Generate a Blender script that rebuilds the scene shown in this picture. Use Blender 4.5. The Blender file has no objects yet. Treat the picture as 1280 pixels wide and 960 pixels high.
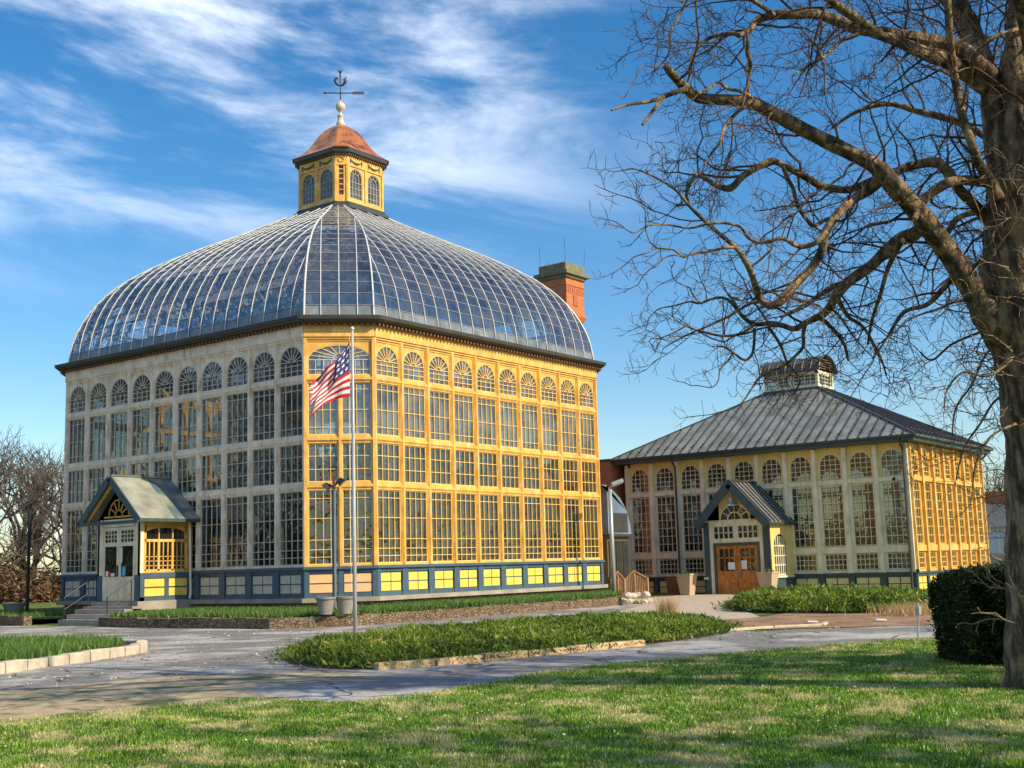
import bpy, bmesh, math, random
import numpy as np
from mathutils import Vector, Matrix
random.seed(7); rng = np.random.default_rng(7)
PI = math.pi
scn = bpy.context.scene
COL = scn.collection
# ------------------------------------------------------------------ camera
F_PX, YAW, PITCH, ROLL, EYE = 1536.35, 0.6427, 0.1473, -0.0286, 1.65
cv = Vector((math.cos(PITCH)*math.cos(YAW), math.cos(PITCH)*math.sin(YAW), math.sin(PITCH)))
r0 = Vector((math.sin(YAW), -math.cos(YAW), 0)); u0 = r0.cross(cv)
cr = math.cos(ROLL)*r0 + math.sin(ROLL)*u0; cu = -math.sin(ROLL)*r0 + math.cos(ROLL)*u0
cam_d = bpy.data.cameras.new('camera'); cam = bpy.data.objects.new('camera', cam_d); COL.objects.link(cam)
cam.matrix_world = Matrix(((cr.x, cu.x, -cv.x, 0), (cr.y, cu.y, -cv.y, 0), (cr.z, cu.z, -cv.z, EYE), (0, 0, 0, 1)))
cam_d.sensor_width = 36; cam_d.lens = F_PX/1280*36; cam_d.clip_end = 3000; cam_d.clip_start = 0.1
scn.camera = cam
# ------------------------------------------------------------------ sun and sky
SUN_EL = math.radians(35)
sun_h = Vector((0.12, -0.99, 0)).normalized()
sun_dir = Vector((sun_h.x*math.cos(SUN_EL), sun_h.y*math.cos(SUN_EL), math.sin(SUN_EL)))
sd = bpy.data.lights.new('sun', 'SUN'); sd.energy = 4.2; sd.angle = math.radians(0.5); sd.color = (1.0, 0.84, 0.57)
so = bpy.data.objects.new('sun', sd); COL.objects.link(so)
so.rotation_euler = (-sun_dir).to_track_quat('-Z', 'Y').to_euler()
W = bpy.data.worlds.new('World'); scn.world = W; W.use_nodes = True
nt = W.node_tree; N = nt.nodes; Lk = nt.links; N.clear()
def wn(t, **k):
    n = N.new(t)
    for a, b in k.items(): setattr(n, a, b)
    return n
sky = wn('ShaderNodeTexSky', sky_type='NISHITA'); sky.sun_disc = False; sky.sun_elevation = SUN_EL
sky.sun_rotation = math.atan2(sun_h.x, sun_h.y); sky.altitude = 0; sky.air_density = 1.0; sky.dust_density = 0.6; sky.ozone_density = 1.6
hs = wn('ShaderNodeHueSaturation'); hs.inputs['Saturation'].default_value = 1.42; hs.inputs['Value'].default_value = 1.0
Lk.new(sky.outputs[0], hs.inputs['Color'])
tc = wn('ShaderNodeTexCoord')
def dot(vec):
    n = wn('ShaderNodeVectorMath', operation='DOT_PRODUCT'); Lk.new(tc.outputs['Generated'], n.inputs[0]); n.inputs[1].default_value = vec
    return n.outputs['Value']
def mth(op, a, b=None, c=None, clamp=False):
    n = wn('ShaderNodeMath', operation=op); n.use_clamp = clamp
    for i, x in enumerate((a, b, c)):
        if x is None: continue
        if isinstance(x, (int, float)): n.inputs[i].default_value = x
        else: Lk.new(x, n.inputs[i])
    return n.outputs[0]
fwd = dot((math.cos(YAW), math.sin(YAW), 0)); rgt = dot((r0.x, r0.y, 0)); upz = dot((0, 0, 1))
cmb = wn('ShaderNodeCombineXYZ'); 
# cirrus: long streaks lying roughly west-east, slightly tilted
sx = mth('ADD', mth('MULTIPLY', rgt, 1.0), mth('MULTIPLY', upz, 0.25))
Lk.new(sx, cmb.inputs[0]); Lk.new(mth('ADD', mth('MULTIPLY', upz, 3.1), mth('MULTIPLY', rgt, 0.35)), cmb.inputs[1]); Lk.new(mth('MULTIPLY', fwd, 0.5), cmb.inputs[2])
n1 = wn('ShaderNodeTexNoise'); n1.inputs['Scale'].default_value = 4.4; n1.inputs['Detail'].default_value = 7; n1.inputs['Roughness'].default_value = 0.6; n1.inputs['Distortion'].default_value = 0.35
Lk.new(cmb.outputs[0], n1.inputs['Vector'])
cr1 = wn('ShaderNodeMapRange'); cr1.inputs['From Min'].default_value = 0.42; cr1.inputs['From Max'].default_value = 0.76; cr1.interpolation_type = 'SMOOTHSTEP'
Lk.new(n1.outputs['Fac'], cr1.inputs['Value'])
mask = mth('MULTIPLY', mth('MULTIPLY', mth('SUBTRACT', 0.16, rgt), 4.0, clamp=True), mth('MULTIPLY', mth('SUBTRACT', upz, 0.20), 6.0, clamp=True))
mask = mth('ADD', mask, 0.0)
cfac = mth('MULTIPLY', cr1.outputs[0], mth('MULTIPLY', mask, 0.95))
mixc = wn('ShaderNodeMix', data_type='RGBA'); Lk.new(cfac, mixc.inputs[0]); Lk.new(hs.outputs[0], mixc.inputs[6]); mixc.inputs[7].default_value = (8.6, 9.2, 10.2, 1)
bg = wn('ShaderNodeBackground'); bg.inputs['Strength'].default_value = 0.112; Lk.new(mixc.outputs[2], bg.inputs['Color'])
ow = wn('ShaderNodeOutputWorld'); Lk.new(bg.outputs[0], ow.inputs[0])
vs = scn.view_settings; vs.view_transform = 'Standard'; vs.look = 'None'; vs.exposure = 0.55; vs.gamma = 1.0; vs.use_curve_mapping = False
# ------------------------------------------------------------------ materials
def mat(name, col, rough=0.6, var=0.12, scale=3.0, bump=0.0, bscale=30.0, metal=0.0, spec=0.5, col2=None, sc2=None, detail=5, lo=0.4, hi=0.6, streak=False):
    m = bpy.data.materials.new(name); m.use_nodes = True; t = m.node_tree; b = t.nodes['Principled BSDF']
    b.inputs['Roughness'].default_value = rough; b.inputs['Metallic'].default_value = metal; b.inputs['Specular IOR Level'].default_value = spec
    tcn = t.nodes.new('ShaderNodeTexCoord'); ns = t.nodes.new('ShaderNodeTexNoise'); ns.inputs['Scale'].default_value = scale; ns.inputs['Detail'].default_value = detail
    t.links.new(tcn.outputs['Object'], ns.inputs['Vector'])
    mp = t.nodes.new('ShaderNodeMapRange'); mp.inputs['From Min'].default_value = 0.3; mp.inputs['From Max'].default_value = 0.7; mp.inputs['To Min'].default_value = 1-var; mp.inputs['To Max'].default_value = 1+var
    t.links.new(ns.outputs['Fac'], mp.inputs['Value'])
    mx = t.nodes.new('ShaderNodeVectorMath'); mx.operation = 'SCALE'; t.links.new(mp.outputs[0], mx.inputs['Scale'])
    if col2 is not None:
        n2 = t.nodes.new('ShaderNodeTexNoise'); n2.inputs['Scale'].default_value = sc2 or scale*0.4; n2.inputs['Detail'].default_value = 6; n2.inputs['Roughness'].default_value = 0.6
        mq = t.nodes.new('ShaderNodeMapping'); mq.inputs['Scale'].default_value = (1, 1, .28) if streak else (1, 1, 1); t.links.new(tcn.outputs['Object'], mq.inputs[0]); t.links.new(mq.outputs[0], n2.inputs['Vector'])
        r2 = t.nodes.new('ShaderNodeMapRange'); r2.inputs['From Min'].default_value = lo; r2.inputs['From Max'].default_value = hi; r2.interpolation_type = 'SMOOTHSTEP'
        t.links.new(n2.outputs['Fac'], r2.inputs['Value'])
        mc = t.nodes.new('ShaderNodeMix'); mc.data_type = 'RGBA'; mc.inputs[6].default_value = (*col, 1); mc.inputs[7].default_value = (*col2, 1)
        t.links.new(r2.outputs[0], mc.inputs[0]); t.links.new(mc.outputs[2], mx.inputs[0])
    else:
        mx.inputs[0].default_value = col
    t.links.new(mx.outputs[0], b.inputs['Base Color'])
    if bump:
        n3 = t.nodes.new('ShaderNodeTexNoise'); n3.inputs['Scale'].default_value = bscale; n3.inputs['Detail'].default_value = 6
        t.links.new(tcn.outputs['Object'], n3.inputs['Vector'])
        bp = t.nodes.new('ShaderNodeBump'); bp.inputs['Strength'].default_value = bump; bp.inputs['Distance'].default_value = 0.03
        t.links.new(n3.outputs['Fac'], bp.inputs['Height']); t.links.new(bp.outputs[0], b.inputs['Normal'])
    return m
def leafmat(name, ca, cb, cc=None, rough=0.5, patch=None, psc=0.6, trans=0.25):
    """colour varies per leaf through the 'var' attribute; patch = colour of dry patches in world space"""
    m = bpy.data.materials.new(name); m.use_nodes = True; t = m.node_tree; b = t.nodes['Principled BSDF']
    b.inputs['Roughness'].default_value = rough; b.inputs['Specular IOR Level'].default_value = 0.3
    at = t.nodes.new('ShaderNodeAttribute'); at.attribute_name = 'var'
    rp = t.nodes.new('ShaderNodeValToRGB'); e = rp.color_ramp.elements; e[0].color = (*ca, 1); e[1].color = (*cb, 1)
    if cc: x = e.new(0.93); x.color = (*cb, 1); e[-1].color = (*cc, 1); e[1].position = 0.93; e[2].position = 1.0
    t.links.new(at.outputs['Fac'], rp.inputs[0]); out = rp.outputs[0]
    if patch:
        g = t.nodes.new('ShaderNodeNewGeometry'); out2 = patch_nodes(t, g.outputs['Position'], psc)
        mc = t.nodes.new('ShaderNodeMix'); mc.data_type = 'RGBA'; t.links.new(out2, mc.inputs[0]); t.links.new(out, mc.inputs[6]); mc.inputs[7].default_value = (*patch, 1)
        mm = t.nodes.new('ShaderNodeMath'); mm.operation = 'MULTIPLY_ADD'; t.links.new(at.outputs['Fac'], mm.inputs[0]); mm.inputs[1].default_value = 0.8; mm.inputs[2].default_value = 0.6
        sc = t.nodes.new('ShaderNodeVectorMath'); sc.operation = 'SCALE'; t.links.new(mc.outputs[2], sc.inputs[0]); t.links.new(mm.outputs[0], sc.inputs['Scale']); out = sc.outputs[0]
    t.links.new(out, b.inputs['Base Color'])
    if trans:
        tr = t.nodes.new('ShaderNodeBsdfTranslucent'); t.links.new(out, tr.inputs[0]); mx = t.nodes.new('ShaderNodeMixShader'); mx.inputs[0].default_value = trans
        t.links.new(b.outputs[0], mx.inputs[1]); t.links.new(tr.outputs[0], mx.inputs[2]); t.links.new(mx.outputs[0], t.nodes['Material Output'].inputs[0])
    return m
def patch_nodes(t, pos, psc):
    n = t.nodes.new('ShaderNodeTexNoise'); n.inputs['Scale'].default_value = psc; n.inputs['Detail'].default_value = 8; n.inputs['Roughness'].default_value = 0.68; t.links.new(pos, n.inputs['Vector'])
    r = t.nodes.new('ShaderNodeMapRange'); r.inputs['From Min'].default_value = 0.475; r.inputs['From Max'].default_value = 0.60; r.interpolation_type = 'SMOOTHSTEP'; t.links.new(n.outputs['Fac'], r.inputs['Value'])
    return r.outputs[0]
def glassmat(name, tint, refl=0.12, grefl=(0.9, 0.95, 1), dirt=0.1, rough=0.02, dirtcol=(.35, .37, .36), rippl=0.0):
    m = bpy.data.materials.new(name); m.use_nodes = True; t = m.node_tree; t.nodes.clear()
    tr = t.nodes.new('ShaderNodeBsdfTransparent'); tr.inputs[0].default_value = (*tint, 1)
    gl = t.nodes.new('ShaderNodeBsdfGlossy'); gl.inputs['Roughness'].default_value = rough; gl.inputs['Color'].default_value = (*grefl, 1)
    df = t.nodes.new('ShaderNodeBsdfDiffuse'); df.inputs[0].default_value = (*dirtcol, 1)
    lw = t.nodes.new('ShaderNodeLayerWeight'); lw.inputs[0].default_value = 0.35
    ma = t.nodes.new('ShaderNodeMath'); ma.operation = 'MULTIPLY_ADD'; ma.inputs[1].default_value = 0.75; ma.inputs[2].default_value = refl; ma.use_clamp = True; t.links.new(lw.outputs['Fresnel'], ma.inputs[0])
    m1 = t.nodes.new('ShaderNodeMixShader'); t.links.new(ma.outputs[0], m1.inputs[0]); t.links.new(tr.outputs[0], m1.inputs[1]); t.links.new(gl.outputs[0], m1.inputs[2])
    g = t.nodes.new('ShaderNodeNewGeometry'); n = t.nodes.new('ShaderNodeTexNoise'); n.inputs['Scale'].default_value = 1.3; n.inputs['Detail'].default_value = 7; t.links.new(g.outputs['Position'], n.inputs['Vector'])
    r = t.nodes.new('ShaderNodeMapRange'); r.inputs['From Min'].default_value = 0.35; r.inputs['From Max'].default_value = 0.75; r.inputs['To Min'].default_value = dirt*0.3; r.inputs['To Max'].default_value = dirt*2.0; t.links.new(n.outputs['Fac'], r.inputs['Value'])
    m2 = t.nodes.new('ShaderNodeMixShader'); t.links.new(r.outputs[0], m2.inputs[0]); t.links.new(m1.outputs[0], m2.inputs[1]); t.links.new(df.outputs[0], m2.inputs[2])
    o = t.nodes.new('ShaderNodeOutputMaterial'); t.links.new(m2.outputs[0], o.inputs[0])
    if rippl:
        n3 = t.nodes.new('ShaderNodeTexNoise'); n3.inputs['Scale'].default_value = 1.6; t.links.new(g.outputs['Position'], n3.inputs['Vector'])
        bp = t.nodes.new('ShaderNodeBump'); bp.inputs['Strength'].default_value = rippl; bp.inputs['Distance'].default_value = 0.1; t.links.new(n3.outputs['Fac'], bp.inputs['Height']); t.links.new(bp.outputs[0], gl.inputs['Normal'])
    return m
def brickmat(name, c1, c2, mortar, sc=1.0, stone=False):
    m = bpy.data.materials.new(name); m.use_nodes = True; t = m.node_tree; b = t.nodes['Principled BSDF']; b.inputs['Roughness'].default_value = 0.9
    tcn = t.nodes.new('ShaderNodeTexCoord')
    if stone:
        mpn = t.nodes.new('ShaderNodeMapping'); mpn.inputs['Scale'].default_value = (1, 1, 1.9); t.links.new(tcn.outputs['Object'], mpn.inputs[0])
        v = t.nodes.new('ShaderNodeTexVoronoi'); v.inputs['Scale'].default_value = sc; t.links.new(mpn.outputs[0], v.inputs['Vector'])
        ve = t.nodes.new('ShaderNodeTexVoronoi'); ve.feature = 'DISTANCE_TO_EDGE'; ve.inputs['Scale'].default_value = sc; t.links.new(mpn.outputs[0], ve.inputs['Vector'])
        sp = t.nodes.new('ShaderNodeSeparateColor'); t.links.new(v.outputs['Color'], sp.inputs[0])
        mc = t.nodes.new('ShaderNodeMix'); mc.data_type = 'RGBA'; t.links.new(sp.outputs[0], mc.inputs[0]); mc.inputs[6].default_value = (*c1, 1); mc.inputs[7].default_value = (*c2, 1)
        r = t.nodes.new('ShaderNodeMapRange'); r.inputs['From Max'].default_value = 0.09; t.links.new(ve.outputs[0], r.inputs['Value'])
        m2 = t.nodes.new('ShaderNodeMix'); m2.data_type = 'RGBA'; t.links.new(r.outputs[0], m2.inputs[0]); m2.inputs[6].default_value = (*mortar, 1); t.links.new(mc.outputs[2], m2.inputs[7])
        t.links.new(m2.outputs[2], b.inputs['Base Color'])
        bp = t.nodes.new('ShaderNodeBump'); bp.inputs['Distance'].default_value = 0.05; bp.inputs['Strength'].default_value = 0.9; t.links.new(r.outputs[0], bp.inputs['Height']); t.links.new(bp.outputs[0], b.inputs['Normal'])
    else:
        sx = t.nodes.new('ShaderNodeSeparateXYZ'); t.links.new(tcn.outputs['Object'], sx.inputs[0])
        ad = t.nodes.new('ShaderNodeMath'); t.links.new(sx.outputs[0], ad.inputs[0]); t.links.new(sx.outputs[1], ad.inputs[1])
        cb = t.nodes.new('ShaderNodeCombineXYZ'); t.links.new(ad.outputs[0], cb.inputs[0]); t.links.new(sx.outputs[2], cb.inputs[1])
        br = t.nodes.new('ShaderNodeTexBrick'); br.inputs['Color1'].default_value = (*c1, 1); br.inputs['Color2'].default_value = (*c2, 1); br.inputs['Mortar'].default_value = (*mortar, 1)
        br.inputs['Scale'].default_value = sc; br.inputs['Mortar Size'].default_value = 0.012; br.inputs['Brick Width'].default_value = 0.23; br.inputs['Row Height'].default_value = 0.08
        t.links.new(cb.outputs[0], br.inputs[0]); t.links.new(br.outputs[0], b.inputs['Base Color'])
    return m
M = {}
M['gold'] = mat('gold_paint', (0.69, 0.385, 0.08), 0.55, 0.2, 2.2, bump=0.08, bscale=8, col2=(0.74, 0.50, 0.20), sc2=5, lo=.5, hi=.68, streak=True)
M['gold_shade'] = mat('shaded_gold_paint', (0.83, 0.69, 0.54), 0.6, 0.18, 2.2, bump=0.08, bscale=8, col2=(0.62, 0.45, 0.24), sc2=5, lo=.5, hi=.68, streak=True)  # left wall: shaded look of the gold paint put into colour, plus weather streaks
M['mull'] = mat('muntin_paint', (0.80, 0.53, 0.16), 0.5, 0.1, 2)
M['mull_shade'] = mat('shaded_muntin', (0.60, 0.54, 0.44), 0.6, 0.15, 3)  # left sashes: muntin paint with the shade mixed into its colour
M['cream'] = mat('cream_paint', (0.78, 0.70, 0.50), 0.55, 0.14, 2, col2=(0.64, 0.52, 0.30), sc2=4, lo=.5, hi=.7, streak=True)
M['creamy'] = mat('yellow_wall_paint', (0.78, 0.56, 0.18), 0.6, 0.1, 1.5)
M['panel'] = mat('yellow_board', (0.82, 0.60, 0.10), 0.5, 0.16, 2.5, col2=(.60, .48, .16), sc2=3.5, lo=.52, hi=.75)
M['panel_shade'] = mat('shaded_board', (0.62, 0.55, 0.42), 0.6, 0.16, 2.5, col2=(.45, .38, .28), sc2=3.5, lo=.52, hi=.75)  # same yellow boards on the left wall, coloured as they look in shade
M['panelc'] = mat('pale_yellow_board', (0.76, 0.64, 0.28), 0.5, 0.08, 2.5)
M['blue'] = mat('blue_grey_trim', (0.055, 0.105, 0.15), 0.5, 0.15, 3, bump=0.05)
M['teal'] = mat('dark_teal_trim', (0.045, 0.085, 0.095), 0.5, 0.15, 3)
M['gutter'] = mat('dark_gutter', (0.06, 0.06, 0.058), 0.45, 0.2, 2, metal=0.2)
M['dentil'] = mat('brown_dentil', (0.16, 0.08, 0.03), 0.7)
M['rib'] = mat('white_glazing_bar', (0.60, 0.60, 0.60), 0.4, 0.15, 4)
M['bar'] = mat('grey_glazing_bar', (0.30, 0.31, 0.32), 0.5, 0.2, 4)
M['steel'] = mat('dark_steel', (0.045, 0.045, 0.05), 0.5)
M['truss'] = mat('dark_truss', (0.05, 0.05, 0.055), 0.6)
M['glass'] = glassmat('window_glass', (0.44, 0.45, 0.40), 0.05, dirt=0.03, rippl=0.25)
M['glass_top'] = glassmat('dusty_glass', (0.72, 0.74, 0.72), 0.12, dirt=0.26, rippl=0.2)
M['glass_left'] = glassmat('clean_window_glass', (0.42, 0.43, 0.40), 0.05, dirt=0.012, rippl=0.35)  # left panes, the shaded side's darkness put into the tint
M['glass_right'] = glassmat('sunlit_side_glass', (0.78, 0.79, 0.72), 0.07, dirt=0.08, rippl=0.3)  # right panes, tint lightened to carry the sunlit side's brightness
M['glass_dome'] = glassmat('dome_glass', (0.84, 0.89, 0.92), 0.20, dirt=0.085, rippl=0.45)
M['stone'] = brickmat('rubble_stone', (0.28, 0.20, 0.12), (0.38, 0.30, 0.20), (0.16, 0.12, 0.08), 4.5, stone=True)
M['stonew'] = brickmat('brown_rubble_wall', (0.15, 0.10, 0.055), (0.26, 0.19, 0.12), (0.08, 0.058, 0.035), 6.5, stone=True)
M['slab'] = mat('grey_sandstone', (0.34, 0.30, 0.25), 0.85, 0.25, 1.2, bump=0.3, bscale=14)
M['brick'] = brickmat('red_brick', (0.42, 0.10, 0.035), (0.55, 0.16, 0.05), (0.40, 0.22, 0.13))
M['brickd'] = mat('brick_trim', (0.42, 0.11, 0.04), 0.9, 0.2, 5)
M['copper'] = mat('copper_roof', (0.88, 0.32, 0.11), 0.28, 0.3, 1.3, metal=0.6, col2=(0.42, 0.12, 0.04), sc2=1.9, lo=.45, hi=.62)
M['roof'] = mat('grey_metal_roof', (0.25, 0.28, 0.265), 0.5, 0.2, 0.8, metal=0.1, col2=(0.18, 0.20, 0.185), sc2=1.3)
M['seam'] = mat('dark_roof_seam', (0.05, 0.052, 0.055), 0.5)
M['patina'] = mat('patina_roof', (0.10, 0.17, 0.20), 0.5, 0.2, 2, metal=0.3, col2=(0.32, 0.33, 0.28), sc2=0.9)
M['ptan'] = mat('tan_planter', (0.48, 0.36, 0.24), 0.8, 0.1, 3)
M['pgrey'] = mat('grey_planter', (0.24, 0.225, 0.20), 0.8, 0.15, 4)
M['terra'] = mat('rust_planter', (0.30, 0.09, 0.03), 0.8, 0.1, 3)
M['wood'] = mat('varnished_wood', (0.56, 0.21, 0.045), 0.35, 0.25, 5, col2=(0.42, 0.14, 0.03), sc2=3)
M['rail'] = mat('rail_wood', (0.36, 0.20, 0.10), 0.8, 0.2, 6)
M['lampm'] = mat('lamp_post_paint', (0.10, 0.13, 0.15), 0.5)
M['galv'] = mat('galvanised_steel', (0.42, 0.43, 0.44), 0.4, 0.15, 8, metal=0.4)
M['black'] = mat('black_metal', (0.015, 0.016, 0.018), 0.5)
M['white'] = mat('white_paint', (0.75, 0.75, 0.72), 0.5)
M['paper'] = mat('white_paper', (0.78, 0.78, 0.76), 0.8)
M['cyan'] = mat('blue_paper', (0.10, 0.45, 0.65), 0.8)
M['red'] = mat('red_paper', (0.65, 0.04, 0.04), 0.8)
M['fred'] = mat('flag_red', (0.55, 0.010, 0.022), 0.8, 0.1)
M['fwhite'] = mat('flag_white', (0.78, 0.76, 0.76), 0.8, 0.05)
M['fblue'] = mat('flag_blue', (0.03, 0.035, 0.17), 0.8, 0.1)
M['bark'] = mat('bark', (0.06, 0.042, 0.027), 0.95, 0.5, 6, bump=1.0, bscale=16, col2=(0.25, 0.175, 0.10), sc2=9, streak=True, detail=8)
M['twig'] = mat('twig_bark', (0.045, 0.030, 0.024), 0.9, 0.3, 2, col2=(0.13, 0.075, 0.045), sc2=0.5)
M['barkf'] = mat('far_bark', (0.10, 0.082, 0.066), 0.95, 0.3, 1)
M['soil'] = mat('bed_soil', (0.085, 0.055, 0.033), 0.95, 0.4, 6, bump=0.6)
M['mulch'] = mat('brown_mulch', (0.20, 0.115, 0.06), 0.95, 0.35, 9, bump=0.5, bscale=20, col2=(0.30, 0.19, 0.11), sc2=1.1)
M['concrete'] = mat('pale_kerb', (0.50, 0.43, 0.33), 0.9, 0.2, 5, bump=0.3)
M['kerb'] = mat('tan_kerb_stone', (0.50, 0.36, 0.20), 0.9, 0.3, 4, bump=0.4)
M['asphalt'] = mat('asphalt', (0.19, 0.185, 0.178), 0.85, 0.25, 7, bump=0.25, bscale=60, col2=(0.40, 0.385, 0.36), sc2=0.45, lo=.46, hi=.60)
M['walk'] = mat('concrete_walk', (0.42, 0.36, 0.28), 0.9, 0.2, 3)
M['dirt'] = mat('bare_dirt', (0.42, 0.33, 0.20), 0.95, 0.3, 5, bump=0.6, bscale=20, col2=(0.10, 0.11, 0.03), sc2=1.4, lo=.5, hi=.62)
M['floor'] = mat('interior_floor', (0.16, 0.13, 0.10), 0.9)
M['rocks'] = mat('pale_rock', (0.50, 0.44, 0.36), 0.9, 0.3, 6, bump=0.5)

def groundmat():
    m = bpy.data.materials.new('grass_ground'); m.use_nodes = True; t = m.node_tree; b = t.nodes['Principled BSDF']; b.inputs['Roughness'].default_value = 1; b.inputs['Specular IOR Level'].default_value = 0.1
    g = t.nodes.new('ShaderNodeNewGeometry'); p = patch_nodes(t, g.outputs['Position'], 1.25)
    mc = t.nodes.new('ShaderNodeMix'); mc.data_type = 'RGBA'; t.links.new(p, mc.inputs[0]); mc.inputs[6].default_value = (0.045, 0.10, 0.012, 1); mc.inputs[7].default_value = (0.34, 0.29, 0.12, 1)
    n = t.nodes.new('ShaderNodeTexNoise'); n.inputs['Scale'].default_value = 25; n.inputs['Detail'].default_value = 5; t.links.new(g.outputs['Position'], n.inputs['Vector'])
    r = t.nodes.new('ShaderNodeMapRange'); r.inputs['To Min'].default_value = 0.4; r.inputs['To Max'].default_value = 1.6; t.links.new(n.outputs['Fac'], r.inputs['Value'])
    s = t.nodes.new('ShaderNodeVectorMath'); s.operation = 'SCALE'; t.links.new(mc.outputs[2], s.inputs[0]); t.links.new(r.outputs[0], s.inputs['Scale']); t.links.new(s.outputs[0], b.inputs['Base Color'])
    return m
M['ground'] = groundmat()
def add_cracks(m, sc, col):
    t = m.node_tree; b = t.nodes['Principled BSDF']; src = b.inputs['Base Color'].links[0].from_socket; g = t.nodes.new('ShaderNodeNewGeometry')
    nz_ = t.nodes.new('ShaderNodeTexNoise'); nz_.inputs['Scale'].default_value = 1.2; nz_.inputs['Detail'].default_value = 6; t.links.new(g.outputs['Position'], nz_.inputs['Vector'])
    ad = t.nodes.new('ShaderNodeMix'); ad.data_type = 'RGBA'; ad.blend_type = 'ADD'; ad.inputs[0].default_value = .9; t.links.new(g.outputs['Position'], ad.inputs[6]); t.links.new(nz_.outputs['Color'], ad.inputs[7])
    v = t.nodes.new('ShaderNodeTexVoronoi'); v.feature = 'DISTANCE_TO_EDGE'; v.inputs['Scale'].default_value = sc; t.links.new(ad.outputs[2], v.inputs['Vector'])
    r = t.nodes.new('ShaderNodeMapRange'); r.inputs['From Min'].default_value = .004; r.inputs['From Max'].default_value = .016; t.links.new(v.outputs[0], r.inputs['Value'])
    mx = t.nodes.new('ShaderNodeMix'); mx.data_type = 'RGBA'; t.links.new(r.outputs[0], mx.inputs[0]); mx.inputs[6].default_value = (*col, 1); t.links.new(src, mx.inputs[7]); t.links.new(mx.outputs[2], b.inputs['Base Color'])
add_cracks(M['asphalt'], .42, (.05, .045, .035))
M['blade'] = leafmat('grass_blade', (0.05, 0.17, 0.008), (0.26, 0.44, 0.04), (0.55, 0.52, 0.35), patch=(0.56, 0.52, 0.24), psc=1.25)
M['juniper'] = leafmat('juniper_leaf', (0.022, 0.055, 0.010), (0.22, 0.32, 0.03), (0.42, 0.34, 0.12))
M['yew'] = leafmat('yew_leaf', (0.012, 0.026, 0.008), (0.06, 0.085, 0.02), (0.34, 0.33, 0.07), trans=0.1)
M['bulb'] = leafmat('bulb_leaf', (0.04, 0.11, 0.015), (0.17, 0.29, 0.06), (0.30, 0.38, 0.18))
M['palm'] = leafmat('palm_leaf', (0.012, 0.04, 0.008), (0.07, 0.14, 0.03), (0.2, 0.22, 0.05))
M['litter'] = leafmat('dry_leaf', (0.30, 0.20, 0.10), (0.66, 0.60, 0.42), (0.8, 0.8, 0.72), trans=0.1)
M['dry'] = leafmat('dry_grass', (0.36, 0.22, 0.09), (0.62, 0.45, 0.24))
M['brush'] = leafmat('brown_brush', (0.11, 0.065, 0.035), (0.26, 0.17, 0.10))
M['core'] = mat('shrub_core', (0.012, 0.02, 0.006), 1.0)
M['trunkp'] = mat('palm_trunk', (0.07, 0.05, 0.035), 0.9)

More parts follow.
